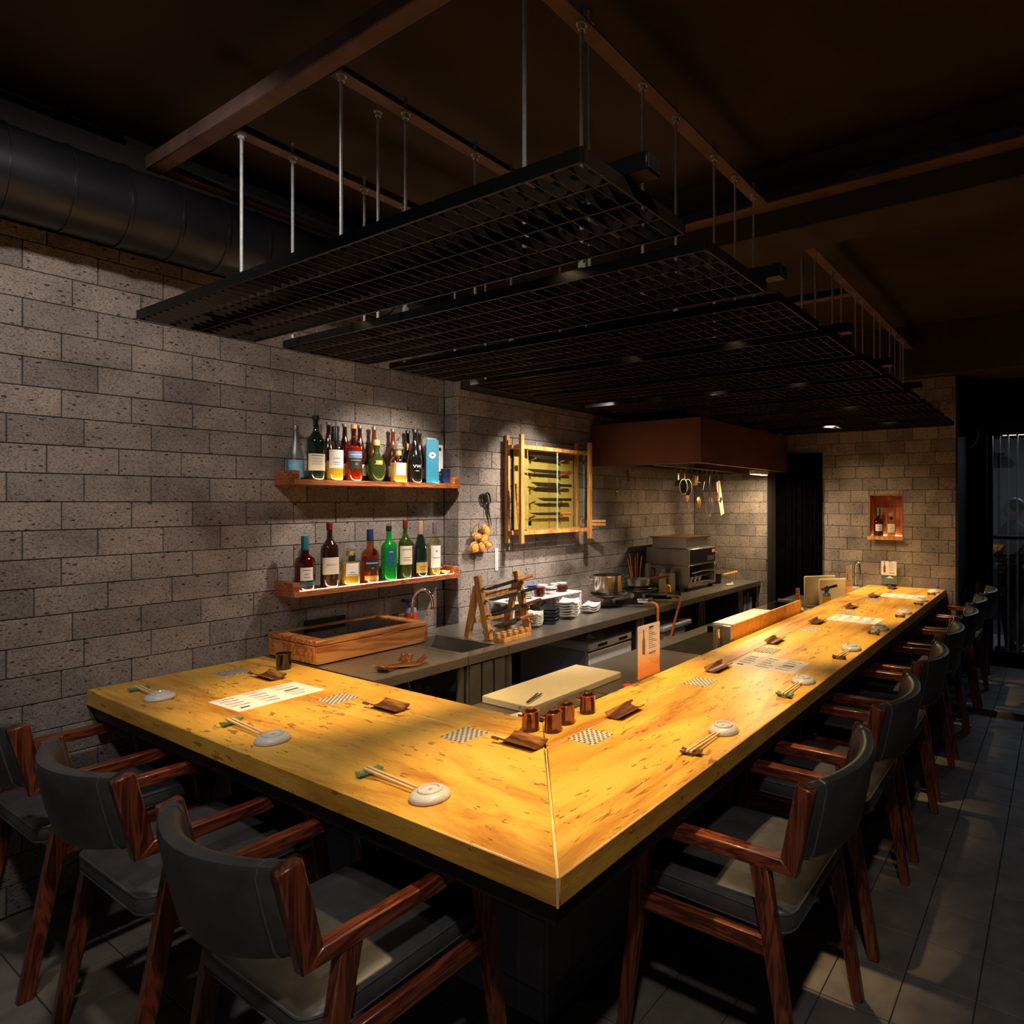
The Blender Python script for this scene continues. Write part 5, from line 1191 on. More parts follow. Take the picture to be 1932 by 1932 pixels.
bottle(1.235, yf, zu, 0.205, 0.040, 'square decanter of yellow whisky with glass stopper on the upper shelf', 'clear_bottle', 'label_gold', 'decanter', 'whisky_yellow', 0.50, (('label_white', 0.18, 0.50, 0.55),), (('HIBIKI', 0.009, 0.28, 'ink'), ('', 0.3, 0.23, 'ink_grey')), grp=US, sq=0.62, stopper='crystal')
bottle(1.335, yf, zu, 0.292, 0.038, 'tall black bottle with white lettering beside the blue box on the upper shelf', 'glass_black', 'black_plastic', 'sloped', None, texts=(('VW', 0.026, 0.30, 'label_white'), ('', 0.25, 0.22, 'label_white')), grp=US, caph=0.07)
for k, (x, w_) in enumerate(((0.90, 'first'), (0.982, 'second'), (1.062, 'third'), (1.142, 'fourth'), (1.252, 'fifth'))):
    bottle(x, yb, zu, 0.290, 0.032, w_ + ' brown bottle in the back row of the upper shelf from the left', 'glass_brown' if k > 2 else 'glass_darkbrown', 'foil_grey', 'sloped', None, labels=(('label_cream', 0.10, 0.30, 1.0),), grp=US, caph=0.06)
bottle(1.342, yb, zu, 0.290, 0.032, 'dark bottle with an orange neck label at the back of the upper shelf', 'glass_black', 'black_plastic', 'sloped', None, labels=(('orange_hose', 0.62, 0.74, 0.4),), grp=US, caph=0.06)
bottle(1.424, 2.304, zu, 0.285, 0.028, 'dark bottle half hidden behind the blue box on the upper shelf', 'glass_darkbrown', 'black_plastic', 'sloped', None, labels=(('label_gold', 0.1, 0.3, 0.9),), grp=US, caph=0.06)
# blue gift box
t = thing('gift_box', 'teal blue gift carton with a silver crest on the upper shelf', 'box', (1.446, 2.224, zu), -0.62)
MB().box(-0.033, 0.033, -0.033, 0.033, 0, 0.242).build('carton', 'teal_box', t, bev=0.0015)
crest = MB(); P = [(0.017*(1 + 0.12*math.cos(8*a*PI/16))*math.cos(a*PI/16), 0.017*(1 + 0.12*math.cos(8*a*PI/16))*math.sin(a*PI/16)) for a in range(32)]
MB().ring_loft([[(0.0402, px, 0.155 + pz) for px, pz in P], [(0.0408, px, 0.155 + pz) for px, pz in P]]).build('crest', 'label_white', t) if False else None
MB().ring_loft([[(px, -0.0332, 0.155 + pz) for px, pz in P], [(px, -0.0338, 0.155 + pz) for px, pz in P]]).build('crest', 'label_white', t)
MB().ring_loft([[(px*0.45, -0.0339, 0.155 + pz*0.25) for px, pz in P], [(px*0.45, -0.0342, 0.155 + pz*0.25) for px, pz in P]]).build('crest_band', 'ink', t)
bp = [(0.012, 0.01), (0.012, 0.085), (0.004, 0.11), (0.004, 0.15)]
pts = [(-q, z) for q, z in bp] + [(q, z) for q, z in reversed(bp)]
MB().tube([(-0.0337, px, pz + 0.012) for px, pz in pts], 0.0009, 5, True).build('bottle_outline', 'label_white', t)
MB().ring_loft([[(-0.0332, px*0.5, 0.065 + pz*0.5) for px, pz in P], [(-0.0337, px*0.5, 0.065 + pz*0.5) for px, pz in P]]).build('crest', 'label_sky', t)
t = thing('white_carton', 'white carton behind the teal gift box', 'box', (1.495, 2.312, zu)); MB().box(-0.030, 0.030, -0.025, 0.025, 0, 0.262).build('carton', 'label_white', t, bev=0.002); MB().box(-0.0302, 0.0302, -0.0253, 0.0253, 0.245, 0.256).build('lid_line', 'label_cream', t)
t = thing('leaflet', 'white leaflet standing at the right end of the upper shelf', 'leaflet', (1.537, 2.278, zu), -0.1); MB().box(-0.022, 0.022, -0.001, 0.001, 0, 0.225).build('sheet', 'paper', t, ang=0); MB().box(-0.004, 0.01, -0.0016, -0.0011, 0.19, 0.21).build('printed_mark', 'ink', t)
t = thing('mug', 'dark blue mug at the right end of the upper shelf', 'mug', (1.537, 2.225, zu), PI*0.75); MB().lathe([(0.004, 0), (0.024, 0), (0.026, 0.085), (0.024, 0.085), (0.022, 0.005), (0.004, 0.004)], n=24).build('cup', 'navy_glaze', t); MB().tube([(0.024, 0, 0.07), (0.042, 0, 0.06), (0.042, 0, 0.03), (0.024, 0, 0.02)], 0.004, 8).build('handle', 'navy_glaze', t)
# lower shelf
bottle(0.745, yf, zl, 0.250, 0.043, 'squat amber bottle with blue neck and silver crest label, leftmost on the lower shelf', 'red_glass', 'foil_teal', 'squat', 'whisky_red', 0.47, (('label_white', 0.18, 0.42, 0.62), ('foil_teal', 0.07, 0.15, 1.0)), (('', 0.35, 0.37, 'ink'), ('', 0.25, 0.30, 'ink'), ('', 0.3, 0.24, 'ink')), grp=LS2, caph=0.30)
bottle(0.862, yf, zl, 0.310, 0.038, 'tall dark bottle with cream label and red cap on the lower shelf', 'glass_darkbrown', 'foil_red', 'round', None, labels=(('label_cream', 0.20, 0.46, 1.0),), texts=(("Ballantine's", 0.010, 0.35, 'ink'),), grp=LS2, caph=0.12, sq=0.35)
bottle(0.925, yb, zl, 0.175, 0.022, 'small black-capped bottle behind the yellow decanter on the lower shelf', 'glass_darkbrown', 'black_plastic', 'round', None, labels=(('label_gold', 0.1, 0.4, 1.0),), grp=LS2)
bottle(0.965, yf, zl, 0.205, 0.042, 'square decanter of yellow whisky with glass stopper on the lower shelf', 'clear_bottle', 'label_gold', 'decanter', 'whisky_yellow', 0.53, (('label_white', 0.22, 0.52, 0.6),), (('HIBIKI', 0.009, 0.30, 'ink'), ('', 0.5, 0.25, 'ink_brown')), grp=LS2, sq=0.62, stopper='crystal')
bottle(1.072, yf, zl, 0.270, 0.042, 'amber bottle with black shield label and blue cap on the lower shelf', 'amber_glass', 'foil_blue', 'squat', 'whisky_amber', 0.50, (('label_black', 0.22, 0.46, 0.9), ('label_gold', 0.05, 0.13, 0.9)), (("Ballantine's", 0.013, 0.37, 'label_white'), ('12', 0.012, 0.27, 'label_white')), grp=LS2, caph=0.22)
bottle(1.178, yf, zl, 0.285, 0.037, 'bright green square bottle with blue label on the lower shelf', 'glass_green', 'black_plastic', 'round', None, labels=(('label_teal', 0.26, 0.58, 0.5),), texts=(('AFRI', 0.010, 0.52, 'label_white'),), grp=LS2, caph=0.10, sq=0.5)
bottle(1.275, yf, zl, 0.310, 0.034, 'green bottle with cream label and red cap on the lower shelf', 'glass_olive', 'foil_red', 'round', None, labels=(('label_cream', 0.24, 0.56, 1.15),), texts=(('JAMESON', 0.0105, 0.50, 'ink'), ('', 0.5, 0.36, 'ink_brown'), ('', 0.5, 0.32, 'ink_brown')), grp=LS2, caph=0.14)
bottle(1.370, yf, zl, 0.305, 0.037, 'dark sparkling wine bottle with pink foil and gold label on the lower shelf', 'glass_darkgreen', 'foil_pink', 'sloped', None, labels=(('label_gold', 0.07, 0.26, 0.9),), texts=(('', 0.5, 0.18, 'ink'), ('', 0.35, 0.13, 'ink')), grp=LS2, caph=0.38)
bottle(1.462, yf, zl, 0.295, 0.032, 'pale yellow wine bottle with white label, rightmost on the lower shelf', 'pale_glass', 'foil_grey', 'round', 'wine_pale', 0.52, (('label_white', 0.14, 0.56, 0.95),), (('', 0.6, 0.33, 'ink'), ('', 0.15, 0.46, 'ink'), ('', 0.15, 0.44, 'ink')), grp=LS2, caph=0.22)
bowl('amber_bowl', 1.517, 2.285, zl, 0.040, 0.05, 'red_glaze', 'amber glazed bowl at the right end of the lower shelf', 'label_gold')
bowl('shell_dish', 1.522, 2.212, zl, 0.030, 0.018, 'label_gold', 'small golden shell dish in front of the amber bowl')
# ================================================================== wall things
t = thing('kitchen_scissors', 'black handled scissors hanging on the stone wall', 'scissors', (1.83, YK - 0.012, 1.42), rot=(0, -0.28, 0))
for s in (-1, 1):
    MB().tube([(s*0.018 + 0.016*math.cos(a*PI/8), -0.002*s, 0.06 + 0.034*math.sin(a*PI/8)) for a in range(16)], 0.0055, 8, True).build('handle', 'black_plastic', t)
    MB().bar((s*0.012, -0.002*s, 0.028), (-s*0.004, -0.002*s, -0.015), 0.009, 0.005, (0, 1, 0)).build('shank', 'black_plastic', t)
    MB().bar((-s*0.004, -0.002*s, -0.014), (0.0, -0.002*s, -0.105), 0.002, 0.012, (1, 0, 0), 0.001, 0.003).build('blade', 'knife_steel', t)
MB().cyl((0, 0.012, 0.085), (0, -0.008, 0.085), 0.003).build('hook', 'chrome', t)
t = thing('straw_charm', 'bunch of small straw sandals and baskets hanging on the stone wall', 'wall ornament', (1.755, YK - 0.03, 1.20))
for k, (dx, dz, rx, rz_, a) in enumerate(((0.045, 0.085, 0.026, 0.040, -0.5), (-0.03, 0.055, 0.036, 0.020, 0.1), (0.02, 0.035, 0.034, 0.024, -0.7), (-0.055, -0.01, 0.032, 0.034, 0.2), (-0.005, -0.012, 0.024, 0.028, -0.2), (0.04, 0.0, 0.030, 0.020, 0.4))):
    MB().ell((dx, 0.0 - 0.004*k, dz), rx, 0.018, rz_, 14, 8, Matrix.Rotation(a, 3, 'Y')).build('basket', 'straw', t)
    MB().tube([(dx + rx*0.9*math.cos(q*PI/8), -0.012 - 0.004*k, dz + rz_*0.8*math.sin(q*PI/8)) for q in range(16)], 0.0025, 6, True).build('rim', 'handle_wood', t)
MB().tube([(0.0 + 0.035*math.cos(q*PI/8) + 0.02, 0.0, 0.115 + 0.035*math.sin(q*PI/8)) for q in range(16)], 0.002, 6, True).build('loop', 'rust_steel', t)
for s in (-1, 1): MB().bar((-0.028, 0, 0.07), (-0.030 + s*0.008, 0, 0.115), 0.005, 0.003).build('cord', 'straw', t)
t = thing('cable_cover', 'white vertical cable cover on the stone wall above the knife stand', 'cable cover', (1.908, YK - 0.006, 1.03)); MB().box(-0.012, 0.012, 0, 0.0045, 0, 0.14).build('cover', 'plastic_white', t, bev=0.001); MB().box(-0.006, 0.006, -0.0012, -0.0002, 0.005, 0.135).build('groove', 'plastic_grey', t)
# --- knife cabinet
KX0, KX1, KY0, KY1, KZ0, KZ1 = 1.985, 2.650, 2.062, 2.208, 1.198, 1.880
t = thing('knife_cabinet', 'wooden frame wall cabinet with glass doors showing knives', 'cabinet', (0, 0, 0))
for x in (KX0, KX1):
    MB().box(x - 0.014, x + 0.014, KY0, KY0 + 0.024, KZ0, KZ1).build('post', 'pale_wood', t, bev=0.002); MB().box(x - 0.014, x + 0.014, KY1 - 0.022, KY1, KZ0, KZ1).build('post', 'pale_wood', t, bev=0.002)
zt, zb_ = KZ1 - 0.075, KZ0 + 0.065
for z in (zt, zb_):
    MB().box(KX0 - 0.006, KX1 + 0.006, KY0 + 0.025, KY0 + 0.05, z - 0.013, z + 0.013).build('rail', 'pale_wood', t, bev=0.002); MB().box(KX0 - 0.006, KX1 + 0.006, KY1 - 0.048, KY1 - 0.0225, z - 0.013, z + 0.013).build('rail', 'pale_wood', t, bev=0.002)
    for x in (KX0 + 0.027, KX1 - 0.027): MB().box(x - 0.011, x + 0.011, KY0 + 0.0505, KY1 - 0.0485, z - 0.012, z + 0.012).build('rail', 'pale_wood', t)
MB().box(KX0 + 0.05, KX1 - 0.05, KY1 - 0.020, KY1 - 0.010, zb_ + 0.015, zt - 0.015).build('back_board', 'cabinet_back', t)
MB().box(KX0 + 0.05, KX1 - 0.02, KY0 + 0.052, KY1 - 0.022, zb_ + 0.0135, zb_ + 0.019).build('floor_board', 'pale_wood', t)
xm = (KX0 + KX1)/2
MB().box(KX0 + 0.055, xm - 0.002, KY0 + 0.018, KY0 + 0.022, zb_ + 0.016, zt - 0.016).build('glass_door', 'cab_pane', t); MB().box(xm + 0.002, KX1 - 0.055, KY0 + 0.018, KY0 + 0.022, zb_ + 0.016, zt - 0.016).build('glass_door', 'cab_pane', t)
for x in (KX0 + 0.0545, xm - 0.0045, xm + 0.0022, KX1 - 0.0570): MB().box(x, x + 0.0024, KY0 + 0.0165, KY0 + 0.0178, zb_ + 0.016, zt - 0.016).build('glass_edge', 'glass_edge', t)
for x in (KX0 + 0.06, KX1 - 0.085):
    for z in (zt - 0.07, zb_ + 0.06): MB().box(x, x + 0.028, KY0 + 0.012, KY0 + 0.0175, z - 0.015, z + 0.015).build('hinge', 'chrome', t, bev=0.001)
kz = [zt - 0.075 - 0.093*k for k in range(5)]
for z in kz:
    for x in (2.17, 2.44): MB().cyl((x, KY1 - 0.021, z - 0.006), (x, KY1 - 0.075, z + 0.012), 0.006, n=8).build('peg', 'handle_wood', t)
for x in (2.66,):
    for dz in (0.03, 0.055): MB().cyl((x + 0.02, KY0 + 0.06, zb_ + dz), (x + 0.13, KY0 - 0.02, zb_ + dz), 0.011, n=10).build('side_rod', 'pale_wood', t)
kn = ('top', 'second', 'third', 'fourth', 'lowest')
for k, z in enumerate(kz):
    tt = thing('cabinet_knife', kn[k] + ' knife resting on pegs inside the glass wall cabinet', 'knife', (2.42, KY1 - 0.062, z + 0.014), group='knives in the wall cabinet')
    L = (0.31, 0.33, 0.28, 0.22, 0.30)[k]; wd = (0.026, 0.022, 0.030, 0.02, 0.016)[k]
    MB().ring_loft([[(0, -0.001, -0.004), (0, 0.001, -0.004), (0, 0.001, wd), (0, -0.001, wd)], [(-L*0.75, -0.001, -0.004 + wd*0.2), (-L*0.75, 0.001, -0.004 + wd*0.2), (-L*0.75, 0.001, wd), (-L*0.75, -0.001, wd)], [(-L, -0.0005, wd*0.92), (-L, 0.0005, wd*0.92), (-L, 0.0005, wd), (-L, -0.0005, wd)]]).build('blade', 'knife_steel', tt)
    MB().cyl((0, 0, wd*0.45), (0.11, 0, wd*0.45), 0.0095, 0.011, n=10).build('handle', ('black_plastic', 'red_glaze', 'black_plastic', 'black_plastic', 'handle_wood')[k], tt)
for k in range(3):
    o = MB().bar((KX0 + 0.03 + 0.012*k, KY0 + 0.058 + 0.004*k, zb_ + 0.020), (KX0 + 0.005 + 0.006*k, KY0 + 0.065 + 0.004*k, zb_ + 0.31 - 0.04*k), 0.018, 0.004, (0, 1, 0)).build('knife_sheath', 'handle_wood')
    tag(o, ('longest', 'middle', 'shortest')[k] + ' wooden knife sheath leaning at the left of the wall cabinet', 'sheath', 'knife sheaths in the cabinet')
# ================================================================== hood and hanging tools
HX0, HX1, HY0, HY1, HZ0, HZ1 = 2.821, XR - 0.004, 1.265, YK - 0.004, 1.722, 2.03
t = thing('cooker_hood', 'big dark copper extractor hood over the stove', 'hood')
MB().box(HX0, HX0 + 0.006, HY0, HY1, HZ0, HZ1).build('left_panel', 'copper_hood', t, bev=0.002); MB().box(HX0 + 0.0062, HX1, HY0, HY0 + 0.006, HZ0, HZ1).build('front_panel', 'copper_hood', t, bev=0.002)
MB().box(HX0 + 0.0062, HX1, HY0 + 0.0062, HY1, HZ1 - 0.006, HZ1).build('top_panel', 'copper_hood', t); MB().box(HX1 - 0.006, HX1, HY0 + 0.0062, HY1, HZ0, HZ1 - 0.0062).build('right_panel', 'copper_hood', t)
MB().box(HX0 + 0.03, HX1 - 0.03, HY0 + 0.05, HY1 - 0.01, HZ0 + 0.10, HZ0 + 0.106).build('filter', 'steel_dark', t)
MB().box(HX0 + 0.0062, HX1 - 0.0062, HY1 - 0.03, HY1, HZ0, HZ0 + 0.03).build('gutter', 'steel', t); MB().box(HX0 + 0.0062, HX0 + 0.035, HY0 + 0.0062, HY1 - 0.031, HZ0, HZ0 + 0.006).build('gutter', 'steel', t); MB().box(HX0 + 0.036, HX1 - 0.007, HY0 + 0.0062, HY0 + 0.035, HZ0, HZ0 + 0.006).build('gutter', 'steel', t)
# hood lamp
t = thing('hood_lamp', 'pale rectangular lamp under the front edge of the hood', 'lamp', (3.92, 1.33, HZ0 - 0.035)); MB().box(-0.06, 0.20, 0, 0.06, 0, 0.033).build('case', 'board_cream', t, bev=0.004); MB().box(-0.05, 0.19, 0.005, 0.055, -0.002, -0.0002).build('lens', 'lamp_face', t)
L = bpy.data.lights.new('hood_light', 'AREA'); L.energy = 17; L.color = (1.0, 0.74, 0.45); L.size = 0.22; L.size_y = 0.05; L.shape = 'RECTANGLE'; o = bpy.data.objects.new('hood_light', L); COL.objects.link(o); o.parent = t; o.location = (0.07, 0.03, -0.006)
# rail with hanging tools
t = thing('tool_rail', 'steel rail under the hood with hooks for kitchen tools', 'rail'); MB().cyl((3.0, 1.76, HZ0 + 0.008), (4.38, 1.76, HZ0 + 0.008), 0.005).build('bar', 'steel', t)
for k in range(9): MB().tube([(3.30 + 0.085*k, 1.76, HZ0 + 0.014), (3.30 + 0.085*k, 1.752, HZ0 - 0.002), (3.30 + 0.085*k, 1.76, HZ0 - 0.03)], 0.0022, 6).build('hook', 'steel', t)
def tool(name, lab, x, z=HZ0 - 0.03): return thing(name, lab, name.replace('_', ' ').split()[-1], (x, 1.75, z), group='kitchen tools hanging under the hood')
t = tool('hanging_pan', 'leftmost small steel pan hanging under the hood', 3.33); MB().lathe([(0.004, 0), (0.055, 0), (0.06, 0.05), (0.057, 0.05), (0.052, 0.004), (0.004, 0.004)], n=28).xf(Matrix.Translation((0, 0.0, -0.115)) @ Matrix.Rotation(PI/2, 4, 'X')).build('pan', 'steel', t); MB().bar((0, -0.002, -0.06), (0, -0.002, 0.0), 0.014, 0.004, (0, 1, 0)).build('handle', 'steel', t)
t = tool('hanging_saucepan', 'second steel saucepan hanging under the hood', 3.43); MB().lathe([(0.004, 0), (0.06, 0), (0.066, 0.06), (0.063, 0.06), (0.057, 0.004), (0.004, 0.004)], n=28).xf(Matrix.Translation((0, 0.03, -0.12)) @ Matrix.Rotation(PI/2, 4, 'X')).build('pan', 'steel', t); MB().bar((0, -0.0, -0.06), (0, -0.0, 0.0), 0.014, 0.004, (0, 1, 0)).build('handle', 'red_plastic', t)
t = tool('wood_paddle', 'brown wooden paddle hanging behind the saucepans', 3.52, HZ0 - 0.03); MB().bar((0, 0.03, 0), (0, 0.03, -0.10), 0.012, 0.012).build('handle', 'handle_wood', t); MB().ell((0, 0.03, -0.165), 0.04, 0.006, 0.07).build('blade', 'handle_wood', t)
t = tool('mesh_strainer', 'round mesh strainer hanging near the hood corner', 3.56); MB().ell((0, -0.02, -0.06), 0.042, 0.018, 0.042).build('mesh', 'straw', t); MB().tube([(0.043*math.cos(a*PI/8), -0.02, -0.06 + 0.043*math.sin(a*PI/8)) for a in range(16)], 0.003, 6, True).build('rim', 'chrome', t); MB().bar((0.03, -0.02, -0.07), (0.08, -0.02, -0.075), 0.012, 0.006).build('grip', 'handle_wood', t)
t = tool('skimmer', 'long round skimmer hanging lowest under the hood', 3.64); MB().cyl((0, 0, 0), (0, 0, -0.19), 0.004).build('handle', 'chrome', t); MB().ell((0.01, 0, -0.235), 0.045, 0.012, 0.05).build('bowl', 'brass', t); MB().tube([(0.01 + 0.046*math.cos(a*PI/8), 0, -0.235 + 0.051*math.sin(a*PI/8)) for a in range(16)], 0.003, 6, True).build('rim', 'chrome', t)
t = tool('balloon_whisk', 'wire balloon whisk hanging under the hood', 3.84); MB().cyl((0, 0, -0.06), (0, 0, -0.19), 0.007).build('handle', 'chrome', t); MB().tube([(0, 0, 0), (0.008, 0, -0.03), (0, 0, -0.06)], 0.002, 6).build('loop', 'steel', t)
for k in range(5):
    a = k*PI/5; P = [(math.cos(a)*0.034*math.sin(q*PI/12)*(1 if q <= 12 else 1), math.sin(a)*0.034*math.sin(q*PI/12), -0.19 - 0.17*(1 - math.cos(q*PI/12))/2) for q in range(13)]
    MB().tube(P, 0.0014, 5).build('wire', 'steel', t); MB().tube([(-x, -y, z) for x, y, z in P], 0.0014, 5).build('wire', 'steel', t)
t = tool('tongs', 'steel tongs hanging left of the whisk', 3.775)
for s in (-1, 1): MB().bar((0, s*0.004, -0.02), (-0.03 + 0.0*s, s*0.012, -0.13), 0.012, 0.003).build('arm', 'steel', t)
MB().tube([(0, 0, 0), (0.006, 0, -0.01), (0, 0, -0.02)], 0.0025, 6).build('loop', 'steel', t)
t = tool('slicer', 'pale wooden slicer board hanging aslant right of the whisk', 4.0); MB().bar((0.0, 0.004, -0.055), (0.085, 0.004, -0.345), 0.012, 0.070, (1, 0, 0.3)).build('board', 'chopstick', t, bev=0.003); MB().bar((0.03, -0.004, -0.205), (0.055, -0.004, -0.225), 0.004, 0.05, (0.4, 0, 1)).build('blade', 'knife_steel', t); MB().tube([(0, 0, 0.0), (0.01, 0, -0.03), (0.0, 0.002, -0.06)], 0.0022, 6).build('hook', 'steel', t)
t = tool('red_scissors', 'red handled scissors hanging in front of the slicer board', 3.965)
for s in (-1, 1):
    MB().tube([(s*0.012 + 0.010*math.cos(a*PI/6), -0.02, -0.20 + 0.02*math.sin(a*PI/6)) for a in range(12)], 0.003, 6, True).build('handle', 'steel', t); MB().bar((s*0.006, -0.02, -0.185), (0.012, -0.02, -0.06), 0.006, 0.003, (0, 1, 0)).build('blade', 'red_plastic', t)
t = thing('small_ladle', 'small round ladle hanging at the left of the hood', 'ladle', (3.09, 2.172, 1.54)); MB().cyl((0, 0, 0.015), (0.0, 0.0, 0.20), 0.003).build('handle', 'steel', t); MB().ell((0.008, -0.006, 0.006), 0.020, 0.020, 0.016).build('cup', 'chrome', t)
t = thing('red_sticks', 'pair of dark red chopsticks hanging beside the small ladle', 'chopsticks', (3.24, 2.172, 1.62))
for s in (0, 1): MB().cyl((0.008*s, 0, 0.09), (0.02 + 0.008*s, 0, 0.0), 0.0035, n=8).build('stick', 'foil_red', t)
MB().tube([(0.004, 0, 0.085), (0.004, 0.0, 0.125)], 0.0015, 6).build('cord', 'steel', t)
# ================================================================== niche
t = thing('wall_niche', 'lit wooden niche in the back stone wall', 'niche', (XB, 0, 0))
MB().box(0.145, 0.155, NY0, NY1, NZ0, NZ1).build('back_panel', 'niche_wood', t); MB().box(0.0, 0.1445, NY0, NY0 + 0.008, NZ0 + 0.012, NZ1 - 0.0085).build('side_panel', 'niche_wood', t); MB().box(0.0, 0.1445, NY1 - 0.008, NY1, NZ0 + 0.012, NZ1 - 0.0085).build('side_panel', 'niche_wood', t)
MB().box(0.0, 0.1445, NY0, NY1, NZ1 - 0.008, NZ1).build('top_panel', 'niche_wood', t); MB().box(-0.045, 0.1445, NY0 + 0.001, NY1 - 0.001, NZ0 + 0.001, NZ0 + 0.0115).build('sill', 'pale_wood', t); MB().box(-0.048, -0.0455, NY0 - 0.01, NY1 + 0.005, NZ0 - 0.016, NZ0 + 0.0115).build('sill_edge', 'pale_wood', t)
MB().box(0.12, 0.132, NY0 + 0.012, NY1 - 0.012, NZ0 + 0.012, NZ0 + 0.0145).build('led_strip', 'led_strip', t)
bottle(XB + 0.055, 0.548, NZ0 + 0.012, 0.240, 0.042, 'amber bottle with crest label and blue neck in the lit niche', 'red_glass', 'foil_teal', 'squat', 'whisky_red', 0.50, (('label_white', 0.18, 0.42, 0.7), ('label_black', 0.05, 0.13, 1.0)), (('', 0.35, 0.34, 'ink'), ('', 0.3, 0.26, 'ink')), rz=-1.25, grp='bottles in the niche', caph=0.30)
bottle(XB + 0.06, 0.445, NZ0 + 0.012, 0.200, 0.040, 'square whisky decanter with white label in the lit niche', 'clear_bottle', 'label_black', 'decanter', 'whisky_yellow', 0.5, (('label_white', 0.16, 0.52, 0.62),), (('HIBIKI', 0.010, 0.34, 'ink'),), rz=-1.3, grp='bottles in the niche', sq=0.62, stopper='crystal')
t = thing('glass_tumbler', 'cut glass tumbler beside the decanter in the lit niche', 'glass', (XB + 0.05, 0.368, NZ0 + 0.012)); MB().lathe([(0.004, 0), (0.026, 0), (0.028, 0.04), (0.026, 0.04), (0.023, 0.01), (0.004, 0.01)], n=16).build('tumbler', 'clear_bottle', t, ang=10); MB().lathe([(0.0265, 0.002), (0.0275, 0.012), (0.0265, 0.012)], n=16).build('base_ring', 'jar_glass', t)
# ================================================================== right side beyond the wall
t = thing('window_wall', 'dark framed glass partition beyond the bar end', 'glass partition', (5.5, 0, 0))
for y0, y1 in ((-0.27, -0.235), (-1.72, -1.685), (-3.15, -3.115)): MB().box(-0.025, 0.025, y0, y1, 0.06, 2.10).build('post', 'black_steel', t)
for z0, z1 in ((0.06, 0.12), (1.125, 1.155), (2.06, 2.10)):
    MB().box(-0.022, 0.022, -1.684, -0.271, z0, z1).build('rail', 'black_steel', t); MB().box(-0.022, 0.022, -3.114, -1.721, z0, z1).build('rail', 'black_steel', t)
for y0, y1 in ((-1.684, -0.271), (-3.114, -1.721)):
    for z0, z1 in ((0.12, 1.125), (1.155, 2.06)): MB().box(-0.004, 0.004, y0, y1, z0, z1).build('pane', 'dark_pane', t)
MB().box(-0.03, 0.03, -3.2, -0.236, 0.0, 0.0595).build('sill', 'matt_black', t)
struct(MB().box(5.372, 5.56, -0.234, -0.09, 0, 2.484).build('trim_3', 'matt_black', ang=0))
struct(MB().box(5.47, 5.53, -4.0, -0.235, 2.101, 2.484).build('wall_above_glass', 'dark_wall', ang=0))
t = thing('vent_louver', 'black slatted louver above the glass partition', 'louver', (5.0, 0, 0))
for k in range(11): MB().bar((0.02, -0.80, 2.135 + 0.031*k), (0.02, -0.105, 2.135 + 0.031*k), 0.035, 0.006, (0.5, 0, 1)).build('slat', 'black_steel', t)
for y in (-0.805, -0.0995): MB().box(0.0, 0.05, y - 0.005, y + 0.005, 2.11, 2.47).build('frame_side', 'black_steel', t)
t = thing('slat_screen', 'tall metal slat screen behind the glass partition', 'screen', (5.75, 0, 0))
sl = MB().box(-0.012, 0.012, -0.008, 0.008, 0.0, 2.2).mesh('slat', 'galvanised', 0); sl2 = MB().box(-0.012, 0.012, -0.012, 0.012, 0.0, 2.2).mesh('slat', 'blue_steel', 0)
R_ = random.Random(5)
for k in range(26): put('slat', sl if k % 3 else sl2, t, (R_.uniform(-0.02, 0.02), -0.30 - 0.075*k, 0.06))
MB().box(-0.03, 0.03, -2.3, -0.25, 0.0, 0.0595).build('base_rail', 'black_steel', t); MB().box(-0.03, 0.03, -2.3, -0.25, 2.2605, 2.30).build('top_rail', 'black_steel', t)
struct(MB().box(7.9, 8.0, -4.0, 2.4, 0, 2.484).build('wall_far', 'dark_wall', ang=0)); struct(MB().box(5.56, 7.9, 0.20, 0.26, 0, 2.484).build('wall_annex', 'dark_wall', ang=0))
t = thing('annex_fill_lamp', 'added tube lamp lighting the slat screen from behind', 'lamp', (6.9, -0.75, 2.2)); MB().cyl((0, -0.5, 0), (0, 0.5, 0), 0.015).build('tube', 'lamp_neutral', t); MB().box(-0.02, 0.02, -0.52, 0.52, 0.016, 0.284).build('holder', 'black_steel', t)  # light source added so the slats show through the glass
L = bpy.data.lights.new('annex_fill_light', 'AREA'); L.energy = 24; L.color = (0.75, 0.88, 1.0); L.size = 1.0; L.size_y = 0.04; L.shape = 'RECTANGLE'; o = bpy.data.objects.new('annex_fill_light', L); COL.objects.link(o); o.parent = t; o.location = (0, 0, -0.02); o.rotation_euler = (0, 0, PI/2)
t = thing('cable_conduit', 'pale bent conduit pipe below the louver', 'pipe'); MB().tube([(5.36, -0.165, 2.10), (5.36, -0.165, 2.05), (5.36, -0.15, 2.0), (5.355, -0.12, 1.965), (5.35, -0.098, 1.95)], 0.010, 10).build('pipe', 'plastic_grey', t)
